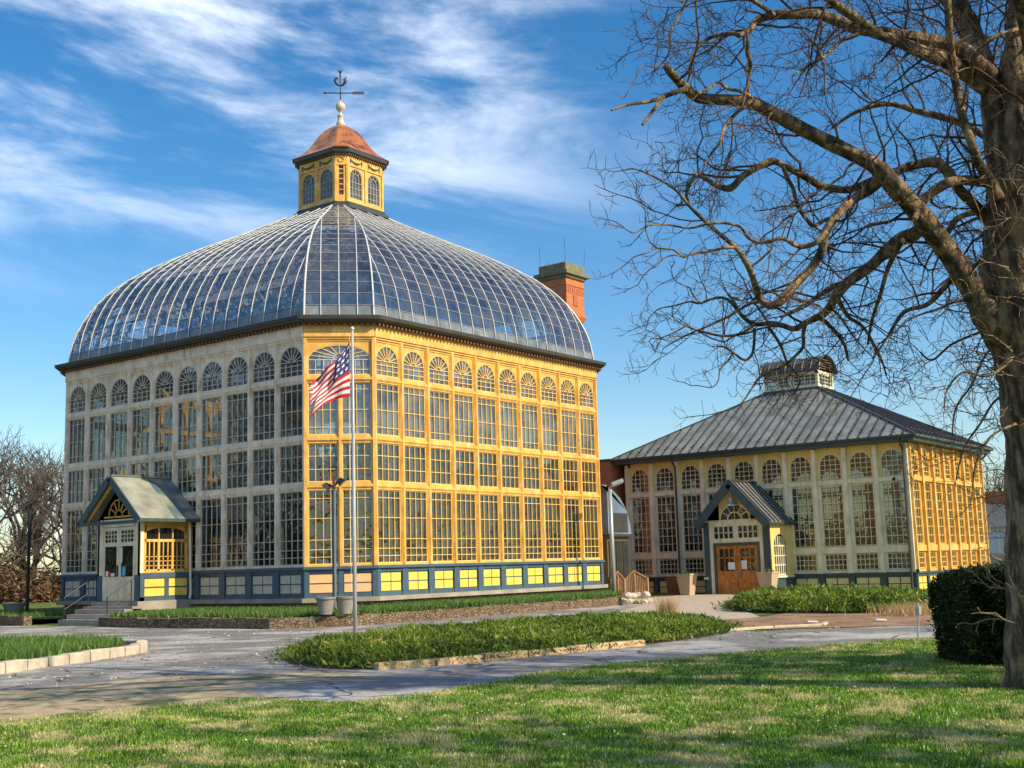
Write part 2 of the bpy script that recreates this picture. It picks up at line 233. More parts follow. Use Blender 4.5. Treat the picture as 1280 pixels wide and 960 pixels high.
# ------------------------------------------------------------------ mesh builder
class MB:
    def __init__(s, T=None):
        s.v = []; s.f = []; s.m = []; s.T = T
    def add(s, vs, fs, m=0):
        o = len(s.v); T = s.T
        s.v.extend([T(*p) for p in vs] if T else [tuple(p) for p in vs])
        for f in fs: s.f.append([i+o for i in f]); s.m.append(m)
    def box(s, a0, a1, b0, b1, c0, c1, m=0):
        s.add([(a0,b0,c0),(a1,b0,c0),(a1,b1,c0),(a0,b1,c0),(a0,b0,c1),(a1,b0,c1),(a1,b1,c1),(a0,b1,c1)],
              [(0,3,2,1),(4,5,6,7),(0,1,5,4),(1,2,6,5),(2,3,7,6),(3,0,4,7)], m)
    def beam(s, p, q, w, d, m=0, up=(0, 0, 1)):
        p = Vector(p); q = Vector(q); a = (q-p).normalized(); u = Vector(up)
        if abs(a.dot(u)) > .98: u = Vector((0, 1, 0))
        sd_ = a.cross(u).normalized(); n = sd_.cross(a)
        vs_ = [c + sd_*(i*w/2) + n*(j*d/2) for c in (p, q) for i, j in ((-1,-1),(1,-1),(1,1),(-1,1))]
        s.add([tuple(x) for x in vs_], [(3,2,1,0),(4,5,6,7),(0,1,5,4),(1,2,6,5),(2,3,7,6),(3,0,4,7)], m)
    def tube(s, pts, rad, n=8, m=0, cap=True, rough=0.0):
        pts = [Vector(p) for p in pts]
        if isinstance(rad, (int, float)): rad = [rad]*len(pts)
        vs_ = []; fs = []; up = Vector((0.0, 0.0, 1.0))
        d = (pts[1]-pts[0]).normalized()
        sx_ = d.cross(up)
        if sx_.length < .1: sx_ = d.cross(Vector((1, 0, 0)))
        sx_.normalize()
        for i, p in enumerate(pts):
            if i == 0: d = pts[1]-p
            elif i == len(pts)-1: d = p-pts[i-1]
            else: d = pts[i+1]-pts[i-1]
            d.normalize(); sx_ = (sx_ - d*sx_.dot(d)).normalized(); sy = d.cross(sx_)
            for k in range(n):
                a = 2*PI*k/n; rr = rad[i]*(1+(rough*(math.sin(k*2.4+i*.11)+.7*math.sin(k*5.1-i*.23)+.5*random.uniform(-1, 1)) if rough else 0)); vs_.append(tuple(p + sx_*(math.cos(a)*rr) + sy*(math.sin(a)*rr)))
        for i in range(len(pts)-1):
            for k in range(n):
                a = i*n+k; b = i*n+(k+1) % n; fs.append((a, b, b+n, a+n))
        if cap: fs.append(tuple(range(n))[::-1]); fs.append(tuple((len(pts)-1)*n+k for k in range(n)))
        s.add(vs_, fs, m)
    def lathe(s, c, prof, n=16, m=0, sq=None):
        vs_ = []; fs = []
        for r, z in prof:
            for k in range(n):
                a = 2*PI*(k+.5)/n; vs_.append((c[0]+r*math.cos(a), c[1]+r*math.sin(a), c[2]+z))
        for i in range(len(prof)-1):
            for k in range(n):
                a = i*n+k; b = i*n+(k+1) % n; fs.append((a, b, b+n, a+n))
        fs.append(tuple(range(n))[::-1]); fs.append(tuple((len(prof)-1)*n+k for k in range(n)))
        s.add(vs_, fs, m)
    def loops(s, lps, m=0, capb=False, capt=False):
        n = len(lps[0]); vs_ = [p for l in lps for p in l]; fs = []
        for i in range(len(lps)-1):
            for k in range(n):
                a = i*n+k; b = i*n+(k+1) % n; fs.append((a, b, b+n, a+n))
        if capb: fs.append(tuple(range(n))[::-1])
        if capt: fs.append(tuple((len(lps)-1)*n+k for k in range(n)))
        s.add(vs_, fs, m)
    def prism(s, poly, z0, z1, m=0):
        n = len(poly); s.add([(x, y, z0) for x, y in poly]+[(x, y, z1) for x, y in poly],
              [tuple(range(n))[::-1], tuple(range(n, 2*n))]+[(k, (k+1) % n, n+(k+1) % n, n+k) for k in range(n)], m)
    def mesh(s, name, mats, smooth=False):
        me = bpy.data.meshes.new(name); me.from_pydata(s.v, [], s.f)
        if not isinstance(mats, (list, tuple)): mats = [mats]
        for x in mats: me.materials.append(x)
        me.polygons.foreach_set('material_index', s.m)
        if smooth: me.polygons.foreach_set('use_smooth', [True]*len(s.f))
        me.update(); return me
    def build(s, name, mats, parent=None, smooth=False):
        return link(name, s.mesh(name, mats, smooth), parent)
def link(name, me, parent=None, M4=None):
    o = bpy.data.objects.new(name, me); COL.objects.link(o)
    if parent is not None:
        o.parent = parent
        if parent.type == 'EMPTY': o.matrix_parent_inverse = Matrix.Translation(parent.location).inverted()
    if M4 is not None: o.matrix_basis = M4
    return o
def tag(o, label=None, cat=None, group=None, kind=None):
    if label: o['label'] = label
    if cat: o['category'] = cat
    if group: o['group'] = group
    if kind: o['kind'] = kind
    return o
def thing(name, label, cat, loc=(0, 0, 0), group=None):
    o = bpy.data.objects.new(name, None); COL.objects.link(o); o.location = loc; o.empty_display_size = 0.3
    return tag(o, label, cat, group)
def copy_thing(root, delta, rz, label, group=None):
    """copy of a thing and its parts, moved by delta and turned about its own base"""
    c = root.copy(); COL.objects.link(c); c.location = Vector(root.location)+Vector(delta); c.rotation_euler = (0, 0, rz); c['label'] = label
    if group: c['group'] = group
    for ch in list(root.children):
        k = ch.copy(); COL.objects.link(k); k.parent = c
        for g_ in list(ch.children):
            h_ = g_.copy(); COL.objects.link(h_); h_.parent = k
    return c
def np_mesh(name, V, Fc, mats, var=None, parent=None, label=None, midx=None):
    """V (n,3), Fc (m,k) all faces the same size"""
    me = bpy.data.meshes.new(name); V = np.ascontiguousarray(V, dtype=np.float32); Fc = np.ascontiguousarray(Fc, dtype=np.int32)
    m_, k = Fc.shape; me.vertices.add(len(V)); me.vertices.foreach_set('co', V.ravel())
    me.loops.add(m_*k); me.loops.foreach_set('vertex_index', Fc.ravel()); me.polygons.add(m_)
    me.polygons.foreach_set('loop_start', np.arange(0, m_*k, k, dtype=np.int32)); me.polygons.foreach_set('loop_total', np.full(m_, k, dtype=np.int32))
    for x in (mats if isinstance(mats, (list, tuple)) else [mats]): me.materials.append(x)
    if midx is not None: me.polygons.foreach_set('material_index', np.ascontiguousarray(midx, dtype=np.int32))
    if var is not None:
        a = me.attributes.new('var', 'FLOAT', 'POINT'); a.data.foreach_set('value', np.ascontiguousarray(var, dtype=np.float32))
    me.update(calc_edges=True)
    return link(name, me, parent)
def in_poly(x, y, poly):
    ins = np.zeros(len(x), bool); j = len(poly)-1
    for i in range(len(poly)):
        xi, yi = poly[i]; xj, yj = poly[j]
        c = ((yi > y) != (yj > y)) & (x < (xj-xi)*(y-yi)/(yj-yi+1e-12)+xi); ins ^= c; j = i
    return ins
def dist_edge(x, y, poly):
    d = np.full(len(x), 1e9); n = len(poly)
    for i in range(n):
        ax, ay = poly[i]; bx, by = poly[(i+1) % n]; L2 = (bx-ax)**2+(by-ay)**2+1e-9
        t = np.clip(((x-ax)*(bx-ax)+(y-ay)*(by-ay))/L2, 0, 1); d = np.minimum(d, np.hypot(x-ax-t*(bx-ax), y-ay-t*(by-ay)))
    return d
def blades(P, hgt, wid, lean, rng=rng):
    """one triangle per point: P (n,3) roots"""
    n = len(P); a = rng.uniform(0, 2*PI, n); l = rng.uniform(0, lean, n); b = rng.uniform(0, 2*PI, n)
    side = np.stack([np.cos(a), np.sin(a), np.zeros(n)], 1)*(wid/2)[:, None]
    tip = P + np.stack([np.cos(b)*l*hgt, np.sin(b)*l*hgt, hgt], 1)
    V = np.stack([P-side, P+side, tip], 1).reshape(-1, 3); Fc = np.arange(3*n).reshape(-1, 3)
    var = np.repeat(rng.uniform(0, 1, n), 3); return V, Fc, var
def leaves(P, size, rng=rng, D=None, flat=0.0, asp=0.5):
    """one rhombic leaf per point, random orientation (or along D)"""
    n = len(P)
    d = rng.normal(size=(n, 3)) if D is None else D + rng.normal(size=(n, 3))*0.35
    d /= np.linalg.norm(d, axis=1)[:, None]+1e-9
    s_ = np.cross(d, rng.normal(size=(n, 3))); s_ /= np.linalg.norm(s_, axis=1)[:, None]+1e-9
    sz = size*rng.uniform(.6, 1.4, n)
    a = P; b = P+d*(sz*.5)[:, None]+s_*(sz*asp*.5)[:, None]; c = P+d*sz[:, None]; e = P+d*(sz*.5)[:, None]-s_*(sz*asp*.5)[:, None]
    V = np.stack([a, b, c, e], 1).reshape(-1, 3); Fc = np.arange(4*n).reshape(-1, 4); return V, Fc, np.repeat(rng.uniform(0, 1, n), 4)
def gz(x, y):   # ground height: level, with a dip at the near corner of the pavilion
    return -0.75*np.exp(-(((x-57)/9.0)**2+((y-18)/5.0)**2))
# ================================================================== GROUND
def poly_sheet(name, poly, z, m):
    bm = bmesh.new(); vs_ = [bm.verts.new((x, y, z)) for x, y in poly]; f = bm.faces.new(vs_)
    if f.normal.z < 0: f.normal_flip()
    bmesh.ops.triangulate(bm, faces=[f]); me = bpy.data.meshes.new(name); bm.to_mesh(me); bm.free(); me.materials.append(m)
    o = link(name, me); tag(o, kind='structure'); return o
def smooth_poly(p, it=2, closed=True):
    for _ in range(it):
        q = []; n = len(p)
        for i in range(n if closed else n-1):
            a = p[i]; b = p[(i+1) % n]; q += [(a[0]*.75+b[0]*.25, a[1]*.75+b[1]*.25), (a[0]*.25+b[0]*.75, a[1]*.25+b[1]*.75)]
        p = q
    return p
# one sheet to the horizon, finer near the buildings
xs = sorted(set([-900, -300, -80, -20]+list(range(0, 84, 2))+[100, 140, 200, 320, 600, 1200])); ys = sorted(set([-900, -300, -80, -20]+list(range(0, 70, 2))+[90, 140, 220, 400, 900, 1500]))
gb = MB(); gb.add([(x, y, gz(x, y)) for y in ys for x in xs], [(j*len(xs)+i, j*len(xs)+i+1, (j+1)*len(xs)+i+1, (j+1)*len(xs)+i) for j in range(len(ys)-1) for i in range(len(xs)-1)])
tag(gb.build('ground', M['ground'], smooth=True), kind='structure')
lawn_edge = [(-2, 20), (8.16, 13.72), (8.97, 13.35), (10.01, 13.19), (11.09, 12.93), (11.26, 11.32), (12.07, 10.99), (12.94, 10.91), (14.53, 11.04), (16.21, 11.36), (17.92, 10.93), (19.67, 10.36), (21.61, 9.73), (24.63, 8.38), (25.92, 6.76), (30, 2)]
road = [(-2, 20)] + lawn_edge[1:] + [(36, 1), (33.5, 6.0), (29.8, 9.4), (28.6, 11.1), (27.5, 12.2), (26.4, 13.1), (28.3, 15.2), (33.0, 19.3), (34.0, 22.0), (42.0, 25.0), (42, 26.7), (27.2, 26.7), (25.4, 28.5), (25.4, 35.2), (25.8, 37.2), (25.8, 41.5), (24.5, 50), (10, 60), (-20, 50)]
poly_sheet('road', road, 0.004, M['asphalt'])
walk = [(30.6, 16.8), (32.8, 15.9), (38.2, 19.2), (45.5, 22.6), (54.9, 26.2), (54.9, 30.6), (46, 30), (44.0, 27.6), (42.2, 26.7), (41.9, 25.3), (34.5, 22.2), (32.6, 19.4)]
poly_sheet('path', walk, 0.010, M['walk'])
soil = smooth_poly([(9.0, 18.9), (11.05, 17.5), (11.94, 17.34), (12.95, 17.27), (13.97, 16.49), (14.75, 15.0), (14.31, 13.18), (13.7, 14.12), (12.81, 14.4), (12.15, 14.17), (11.7, 12.98), (11.22, 11.39), (10.44, 12.17), (9.24, 12.93), (8.0, 13.6), (6, 17)], 2)
poly_sheet('bare_soil', soil, 0.009, M['dirt'])
mulch = smooth_poly([(26.91, 13.4), (27.68, 12.44), (28.5, 11.19), (29.31, 9.95), (33, 8.0), (37.5, 10.3), (36.2, 13.3), (34.6, 14.5), (36.0, 16.4), (33.0, 15.9), (30.5, 16.6)], 1)
poly_sheet('mulch_bed', mulch, 0.014, M['mulch'])
median = smooth_poly([(16.1, 17.61), (15.26, 15.74), (15.3, 14.63), (16.11, 14.15), (17.24, 13.85), (19.23, 13.5), (21.47, 13.22), (23.46, 13.12), (26.3, 13.35), (29.2, 15.6), (31.0, 18.2), (29.76, 19.6), (27.67, 20.1), (25.9, 20.5), (23.14, 20.7), (20.24, 20.5), (18.06, 19.56)], 1)
poly_sheet('shrub_bed_soil', median, 0.012, M['soil'])
leftbed = smooth_poly([(8.5, 19.0), (11.39, 20.57), (12.62, 21.17), (14.03, 21.86), (15.48, 22.42), (17.1, 23.3), (18.45, 25.46), (18.4, 27.87), (17.5, 30.73), (15.18, 32), (9, 30), (4, 25)], 1)
poly_sheet('flower_bed_soil', leftbed, 0.10, M['soil'])
# kerbs
def kerb(name, pts, w, h, n, label, m, group=None, gap=0.02):
    """row of kerb stones along a line, one thing"""
    P = [Vector((x, y, 0)) for x, y in pts]; L = [0]
    for a, b in zip(P, P[1:]): L.append(L[-1]+(b-a).length)
    def at(s):
        s = max(0, min(L[-1], s))
        for i in range(len(P)-1):
            if s <= L[i+1] or i == len(P)-2: return P[i]+(P[i+1]-P[i])*((s-L[i])/(L[i+1]-L[i]))
    mb = MB()
    for i in range(n):
        a = at(L[-1]*i/n+gap); b = at(L[-1]*(i+1)/n-gap); d = (b-a).normalized(); s_ = Vector((-d.y, d.x, 0))*w/2; hh = h*random.uniform(.88, 1.08); c = .02
        lo = [a-s_, b-s_, b+s_, a+s_]; hi = [a-s_*.8+d*c, b-s_*.8-d*c, b+s_*.8-d*c, a+s_*.8+d*c]
        mb.loops([[(p.x, p.y, -.02) for p in lo], [(p.x, p.y, hh-.02) for p in lo], [(p.x, p.y, hh) for p in hi]], capt=True)
    return tag(mb.build(name, m), label, 'kerb')
kerb('stone_kerb', [(15.35, 14.52), (16.24, 14.12), (17.53, 13.9), (19.57, 13.52), (21.67, 13.15)], 0.22, 0.13, 6, 'low tan stone kerb in front of the juniper bed by the flagpole', M['kerb'])
kerb('concrete_kerb', [(8.2, 18.9), (11.3, 20.5), (12.62, 21.12), (14.03, 21.8), (15.48, 22.35), (17.15, 23.25), (18.0, 24.4), (18.5, 25.8), (18.45, 28.0)], 0.24, 0.20, 22, 'pale concrete kerb curving round the green flower bed at the left', M['concrete'])
kerb('concrete_kerb', [(26.6, 13.75), (28.2, 12.9), (29.0, 12.0), (29.6, 12.6)], 0.10, 0.07, 3, 'thin pale edging strip at the brown mulch beside the path', M['concrete'])

# ================================================================== PALM HOUSE
CX, CY, H, K = 39.28, 39.17, 9.03, 0.1946
def octa(h, d, z, k=K, cx=CX, cy=CY):
    dc = (2-k)*h/math.sqrt(2)+d; hh = h+d; t = 2*hh-math.sqrt(2)*dc
    a = [(hh-t, -hh), (hh, -hh+t), (hh, hh-t), (hh-t, hh), (-hh+t, hh), (-hh, hh-t), (-hh, -hh+t), (-hh+t, -hh)]
    return [(cx+x, cy+y, z) for x, y in a]
def frame(p0, U):
    """local (u along wall, v inward, z) -> world; returns function and 4x4 maker"""
    Nn = (-U[1], U[0])   # inward normal
    def F(u, v, z): return (p0[0]+U[0]*u+Nn[0]*v, p0[1]+U[1]*u+Nn[1]*v, z)
    def Mx(u, v, z):
        x, y, _ = F(u, v, z); return Matrix(((U[0], Nn[0], 0, x), (U[1], Nn[1], 0, y), (0, 0, 1, z), (0, 0, 0, 1)))
    return F, Mx
def arch_spandrel(mb, u0, u1, z0, ztop, a, b, uc, v0, v1, m, n=14):
    """wall above an arch of half width a, rise b springing at z0; filled up to ztop between u0 and u1"""
    A = [(uc-a*math.cos(PI*i/n), z0+b*math.sin(PI*i/n)) for i in range(n+1)]
    T = [(u0+(u1-u0)*(p[0]-(uc-a))/(2*a), ztop) for p in A]
    for i in range(n):
        (x0, y0), (x1, y1) = A[i], A[i+1]; (s0, t0), (s1, t1) = T[i], T[i+1]
        mb.add([(x0, v0, y0), (x1, v0, y1), (s1, v0, t1), (s0, v0, t0), (x0, v1, y0), (x1, v1, y1), (s1, v1, t1), (s0, v1, t0)], [(0, 1, 2, 3), (5, 4, 7, 6), (1, 0, 4, 5)], m)
def win_rect(w, h, cols, hs, bar=.023, fr=.035, m=0):
    """window sash in local coordinates u centred, z from 0; returns frame MB and glass MB"""
    f = MB(); f.box(-w/2, -w/2+fr, -.03, .03, 0, h, m); f.box(w/2-fr, w/2, -.03, .03, 0, h, m); f.box(-w/2+fr, w/2-fr, -.03, .03, 0, fr, m); f.box(-w/2+fr, w/2-fr, -.03, .03, h-fr, h, m)
    for i in range(1, cols):
        x = -w/2+w*i/cols; f.box(x-bar/2, x+bar/2, -.02, .02, fr, h-fr, m)
    for q in hs:
        z = h*(1-q); f.box(-w/2+fr, w/2-fr, -.017, .017, z-bar/2, z+bar/2, m)
    g = MB(); g.add([(-w/2+fr, .024, fr), (w/2-fr, .024, fr), (w/2-fr, .024, h-fr), (-w/2+fr, .024, h-fr)], [(0, 1, 2, 3)])
    return f, g
def win_arch(w, hr, rise, cols, hs, fan=7, hub=.12, bar=.024, fr=.035, grid=False, asq=None):
    a = w/2; n = 20; f = MB()
    f.box(-a, -a+fr, -.03, .03, 0, hr, 0); f.box(a-fr, a, -.03, .03, 0, hr, 0); f.box(-a+fr, a-fr, -.03, .03, 0, fr, 0)
    for i in range(n):
        t0, t1 = PI*i/n, PI*(i+1)/n; o = [(-math.cos(t)*a, hr+math.sin(t)*rise) for t in (t0, t1)]; q = [(-math.cos(t)*(a-fr), hr+math.sin(t)*(rise-fr)) for t in (t0, t1)]
        f.add([(o[0][0], -.03, o[0][1]), (o[1][0], -.03, o[1][1]), (q[1][0], -.03, q[1][1]), (q[0][0], -.03, q[0][1]), (o[0][0], .03, o[0][1]), (o[1][0], .03, o[1][1]), (q[1][0], .03, q[1][1]), (q[0][0], .03, q[0][1])],
              [(0, 3, 2, 1), (3, 7, 6, 2), (4, 5, 6, 7)])
    for i in range(1, cols):
        x = -a+w*i/cols; top = hr if not grid else hr+rise*math.sqrt(max(0, 1-(x/a)**2)); f.box(x-bar/2, x+bar/2, -.02, .02, fr, top-fr*.5, 0)
    for z in hs:
        xx = a-fr if z <= hr else a*math.sqrt(max(0, 1-((z-hr)/rise)**2))-.01
        f.box(-xx, xx, -.017, .017, z-bar/2, z+bar/2, 0)
    if fan:
        for i in range(fan):
            t = PI*(i+1)/(fan+1); f.beam((-math.cos(t)*hub*a*2, 0, hr+math.sin(t)*hub*a*2), (-math.cos(t)*(a-fr*.5), 0, hr+math.sin(t)*(rise-fr*.5)), bar, .035, 0, up=(0, 1, 0))
        for i in range(6):
            t0, t1 = PI*i/6, PI*(i+1)/6; r = hub*a*2; f.beam((-math.cos(t0)*r, 0, hr+math.sin(t0)*r), (-math.cos(t1)*r, 0, hr+math.sin(t1)*r), bar, .035, 0, up=(0, 1, 0))
    g = MB(); pts = [(-a+fr, .024, fr), (a-fr, .024, fr)]+[(math.cos(PI*i/n)*(a-fr), .024, hr+math.sin(PI*i/n)*(rise-fr)) for i in range(n+1)]
    g.add(pts, [tuple(range(len(pts)))]); return f, g
def merge(dst, src, F, Mx, m=None):
    o = len(dst.v)
    dst.v.extend([tuple(Mx @ Vector(p)) for p in src.v])
    for f_, mm in zip(src.f, src.m): dst.f.append([i+o for i in f_]); dst.m.append(mm if m is None else m)

palm = thing('palm_house', 'tall octagonal yellow glass palm house with curved glass dome and copper topped cupola', 'greenhouse', (CX, CY, 0))
rows = [('tall', 1.90, 2.60, [.11, .38, .67, .80, .90]), ('short', 4.79, 1.38, [.33, .67]), ('mid', 6.46, 1.89, [.13, .52, .85])]
BAY = None
t_main = K*H; L_main = 2*H-2*t_main; BAY = L_main/10; WW = 1.22
wtypes = {}
for nm_, z0_, h_, hs_ in rows: wtypes[nm_] = win_rect(WW, h_, 4, hs_)
wtypes['arch'] = win_arch(WW, .52, .61, 4, [.2, .40, .56], fan=7)
CW = 1.06
for nm_, z0_, h_, hs_ in rows: wtypes['c'+nm_] = win_rect(CW, h_, 4, hs_)
wtypes['carch'] = win_arch(2*CW+.14, .56, .55, 8, [.2, .56], fan=9, hub=.10)
wmesh = {}
for k_, (f_, g_) in wtypes.items():
    wmesh[k_] = [f_.mesh('window_sash', M['mull']), g_.mesh('window_pane', M['glass_top'] if k_ in ('arch', 'mid', 'carch', 'cmid') else M['glass_right']), f_.mesh('window_sash', M['mull_shade']), g_.mesh('window_pane', M['glass_left'])]
far_f, far_g = MB(), MB()
def put_window(kind, Mx, front):
    if front:
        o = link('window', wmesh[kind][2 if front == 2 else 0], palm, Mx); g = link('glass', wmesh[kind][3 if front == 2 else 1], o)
    else:
        merge(far_f, wtypes[kind][0], None, Mx); merge(far_g, wtypes[kind][1], None, Mx)
pf, pfg = wtypes['tall'][0], None
def wall_common(mb, L):
    """everything that runs the whole length of one side; materials 0 gold 1 blue 2 gutterish slab 3 stone"""
    mb.box(0, L, .06, .55, -.4, .60, 3)                    # rubble foundation
    mb.box(-.1, L+.1, -.22, .5, .60, .75, 2)                # sandstone ledge
    mb.box(0, L, .02, .30, .75, 1.73, 1)                    # blue base
    mb.box(-.03, L+.03, -.03, .02, 1.60, 1.728, 1); mb.box(-.02, L+.02, -.03, .02, .752, .90, 1)
    mb.box(-.06, L+.06, -.13, .28, 1.73, 1.83, 1)           # sill
    for z0, z1 in ((1.83, 1.90), (4.50, 4.79), (6.17, 6.46), (8.35, 8.62)):
        mb.box(0, L, .0, .24, z0, z1, 0)
        if z0 > 2: zc = (z0+z1)/2; mb.box(0, L, -.05, 0, zc-.045, zc+.045, 0); mb.box(0, L, -.022, -.0, zc-.08, zc-.045, 0)
    mb.box(0, L, 0, .24, 9.84, 10.44, 0); mb.box(-.02, L+.02, -.10, 0, 10.0, 10.42, 0); mb.box(-.01, L+.01, -.05, 0, 9.92, 10.0, 0)
def main_wall(p0, U, front):
    F, Mx = frame(p0, U); mb = MB(F); L = L_main; wall_common(mb, L)
    for i in range(11):
        u = i*BAY; g = (BAY-WW)/2
        a, b = max(0, u-g), min(L, u+g)
        mb.box(a, b, 0.002, .238, 1.90, 9.84, 0)
        wd = .05; mb.box(max(-.02, u-wd), min(L+.02, u+wd), -.06, .002, 1.83, 10.0, 0)
        mb.box(max(0, u-wd-.03), min(L, u+wd+.03), -.03, .002, 1.83, 9.9, 0)
        mb.box(max(-.02, u-.16), min(L+.02, u+.16), -.06, .02, .752, 1.728, 1)
    for i in range(10):
        uc = (i+.5)*BAY; arch_spandrel(mb, uc-WW/2, uc+WW/2, 9.14, 9.84, WW/2, .61, uc, .03, .2, 0)
        for nm, z0, h, hs in rows: put_window(nm, Mx(uc, .07, z0), front)
        put_window('arch', Mx(uc, .07, 8.62), front)
        pm = MB()
        for j in (0, 1):
            for q in (0, 1): x0 = -.52+j*.545; z0 = .93+q*.335; pm.box(x0, x0+.495, -.02, .0, z0, z0+.29, 0)
        if front:
            o = link('base_panel', pm.mesh('base_panel', M['panel_shade' if front == 2 else 'panel']), palm, Mx(uc, .018, 0))
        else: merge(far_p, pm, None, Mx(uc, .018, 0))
    return mb.build('wall', [M['gold_shade' if front == 2 else 'gold'], M['blue'], M['slab'], M['stone']], palm)
def chamfer_wall(p0, U, L, front):
    F, Mx = frame(p0, U); mb = MB(F); wall_common(mb, L)
    g = (L-2*CW-.14)/2
    for a, b in ((0, g), (L/2-.07, L/2+.07), (L-g, L)):
        z1 = 8.62 if abs(a+b-L) < .01 else 9.84
        mb.box(a, b, .002, .238, 1.90, z1, 0); mb.box(a+.03 if a else -.02, b-.03 if b < L-.01 else L+.02, -.06, .002, 1.83, z1 if z1 < 9 else 10.0, 0)
        mb.box(a-.02, b+.02, -.06, .02, .752, 1.728, 1)
    hw = CW+.07
    arch_spandrel(mb, L/2-hw, L/2+hw, 9.18, 9.84, hw, .55, L/2, .03, .2, 0)
    for s in (-1, 1):
        uc = L/2+s*(CW/2+.07)
        for nm, z0, h, hs in rows: put_window('c'+nm, Mx(uc, .07, z0), front)
        pm = MB()
        for q in (0, 1): z0 = .93+q*.335; pm.box(-.49, .49, -.02, 0, z0, z0+.29, 0)
        if front: link('base_panel', pm.mesh('base_panel', M['panelo']), palm, Mx(uc, .018, 0))
        else: merge(far_p, pm, None, Mx(uc, .018, 0))
    put_window('carch', Mx(L/2, .07, 8.62), front)
    return mb.build('wall', [M['gold'], M['blue'], M['slab'], M['stone']], palm)
M['panelo'] = mat('sunlit_board', (0.80, 0.50, 0.24), 0.5, 0.08, 2.5)  # near chamfer: slanting sun's orange cast put into the board colour
far_p = MB()
ov = octa(H, 0, 0)
for i in range(8):
    a = ov[i]; b = ov[(i+1) % 8]; d = Vector((b[0]-a[0], b[1]-a[1])); L = d.length; U = (d.x/L, d.y/L)
    # ov order: 0->1 chamfer(+x,-y) ,1->2 +x face, 2->3 chamfer, 3->4 +y face, 4->5 chamfer, 5->6 -x face, 6->7 near chamfer, 7->0 -y face
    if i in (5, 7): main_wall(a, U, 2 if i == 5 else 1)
    elif i in (1, 3): main_wall(a, U, False)
    elif i == 6: chamfer_wall(a, U, L, True)
    else: chamfer_wall(a, U, L, False)
tag(far_f.build('window', M['mull'], palm), kind='stuff'); tag(far_g.build('glass', M['glass'], palm), kind='stuff')
tag(far_p.build('base_panel', M['panel'], palm), kind='stuff')
# cornice
cn = MB()
cn.loops([octa(H, d, z) for d, z in ((-.05, 10.40), (.12, 10.42), (.20, 10.47), (.36, 10.50), (.42, 10.56), (.50, 10.58), (.52, 10.70), (.44, 10.73), (.10, 10.76), (-.12, 10.76))], 0)
for i in range(8):
    a = Vector(octa(H, .24, 10.42)[i]); b = Vector(octa(H, .24, 10.42)[(i+1) % 8]); L = (b-a).length; n = int(L/.2); d = (b-a)/n
    for j in range(n): cn.beam(a+d*(j+.25), a+d*(j+.65), .14, .1, 1)
cn.build('cornice', [M['gutter'], M['dentil']], palm)
# dome profile, from wall head to cupola
PRO = [(9.0, 10.72), (8.97, 11.2), (8.90, 11.75), (8.78, 12.2), (8.60, 12.6), (8.22, 13.35), (7.75, 14.0), (7.15, 14.55), (6.2, 15.25), (4.85, 16.02), (3.5, 16.72), (2.6, 17.2), (1.80, 17.68)]
def resample(pro, n):
    P = np.array(pro); s = np.r_[0, np.cumsum(np.hypot(*np.diff(P, axis=0).T))]; t = np.linspace(0, s[-1], n+1)
    # smooth through the points
    h_ = np.interp(t, s, P[:, 0]); z_ = np.interp(t, s, P[:, 1])
    for _ in range(3): h_[1:-1] = (h_[:-2]+2*h_[1:-1]+h_[2:])/4; z_[1:-1] = (z_[:-2]+2*z_[1:-1]+z_[2:])/4
    return list(zip(h_, z_))
NC = 22; DP = resample(PRO, NC)
def face_info(i):
    """unit outward normal, tangent, distance(h), half width(h)"""
    a = i*PI/4 - PI/2; n = (math.cos(a), math.sin(a)); tt = (-n[1], n[0])
    if i % 2 == 0: return n, tt, (lambda h: h), (lambda h: h*(1-K))
    return n, tt, (lambda h: (2-K)*h/math.sqrt(2)), (lambda h: K*h/math.sqrt(2))
def dome_pt(i, s, h, z, off=0.0, nz=0.0):
    n, tt, dist, hw = face_info(i); d = dist(h)+off
    return (CX+n[0]*d+tt[0]*s, CY+n[1]*d+tt[1]*s, z+nz)
ribs, bars, trs = MB(), MB(), MB(); glass = MB(); lowg = MB()
for i in range(8):
    n, tt, dist, hw = face_info(i)
    if i % 2 == 0: nr = 10; S = [(-nr+j)*(L_main/20) for j in range(2*nr+1)]
    else: S = [-hw(H), -.66, 0, .66, hw(H)]
    for a, b in zip(S, S[1:]):
        for j in range(NC):
            (h0, z0), (h1, z1) = DP[j], DP[j+1]; w0, w1 = hw(h0), hw(h1)
            q = [max(-w0, min(w0, a)), max(-w0, min(w0, b)), max(-w1, min(w1, b)), max(-w1, min(w1, a))]
            if abs(q[1]-q[0]) < 1e-4 and abs(q[2]-q[3]) < 1e-4: continue
            jj = [random.uniform(-.010, .010) for _ in range(2)]
            (lowg if j < 1 else glass).add([dome_pt(i, q[0], h0, z0, jj[0]), dome_pt(i, q[1], h0, z0, jj[1]), dome_pt(i, q[2], h1, z1, -jj[0]), dome_pt(i, q[3], h1, z1, -jj[1])],
                      [(0, 1, 2, 3)] if abs(q[2]-q[3]) > 1e-4 else [(0, 1, 2)])
    for s in S[1:-1]:
        pts = []
        for j, (h, z) in enumerate(DP):
            if hw(h) >= abs(s): pts.append(dome_pt(i, s, h, z, .03))
            else:
                h0, z0 = DP[j-1]; f = (hw(h0)-abs(s))/(hw(h0)-hw(h)); pts.append(dome_pt(i, s, h0+(h-h0)*f, z0+(z-z0)*f, .03)); break
        if len(pts) > 1: ribs.tube(pts, .020, 4)
    for j in range(0, NC):
        h, z = DP[j]; w = hw(h); bars.beam(dome_pt(i, -w, h, z, .022), dome_pt(i, w, h, z, .022), .012, .016)
for k_ in range(8):
    ribs.tube([octa(h, .03, z)[k_] for h, z in DP], .035, 6)
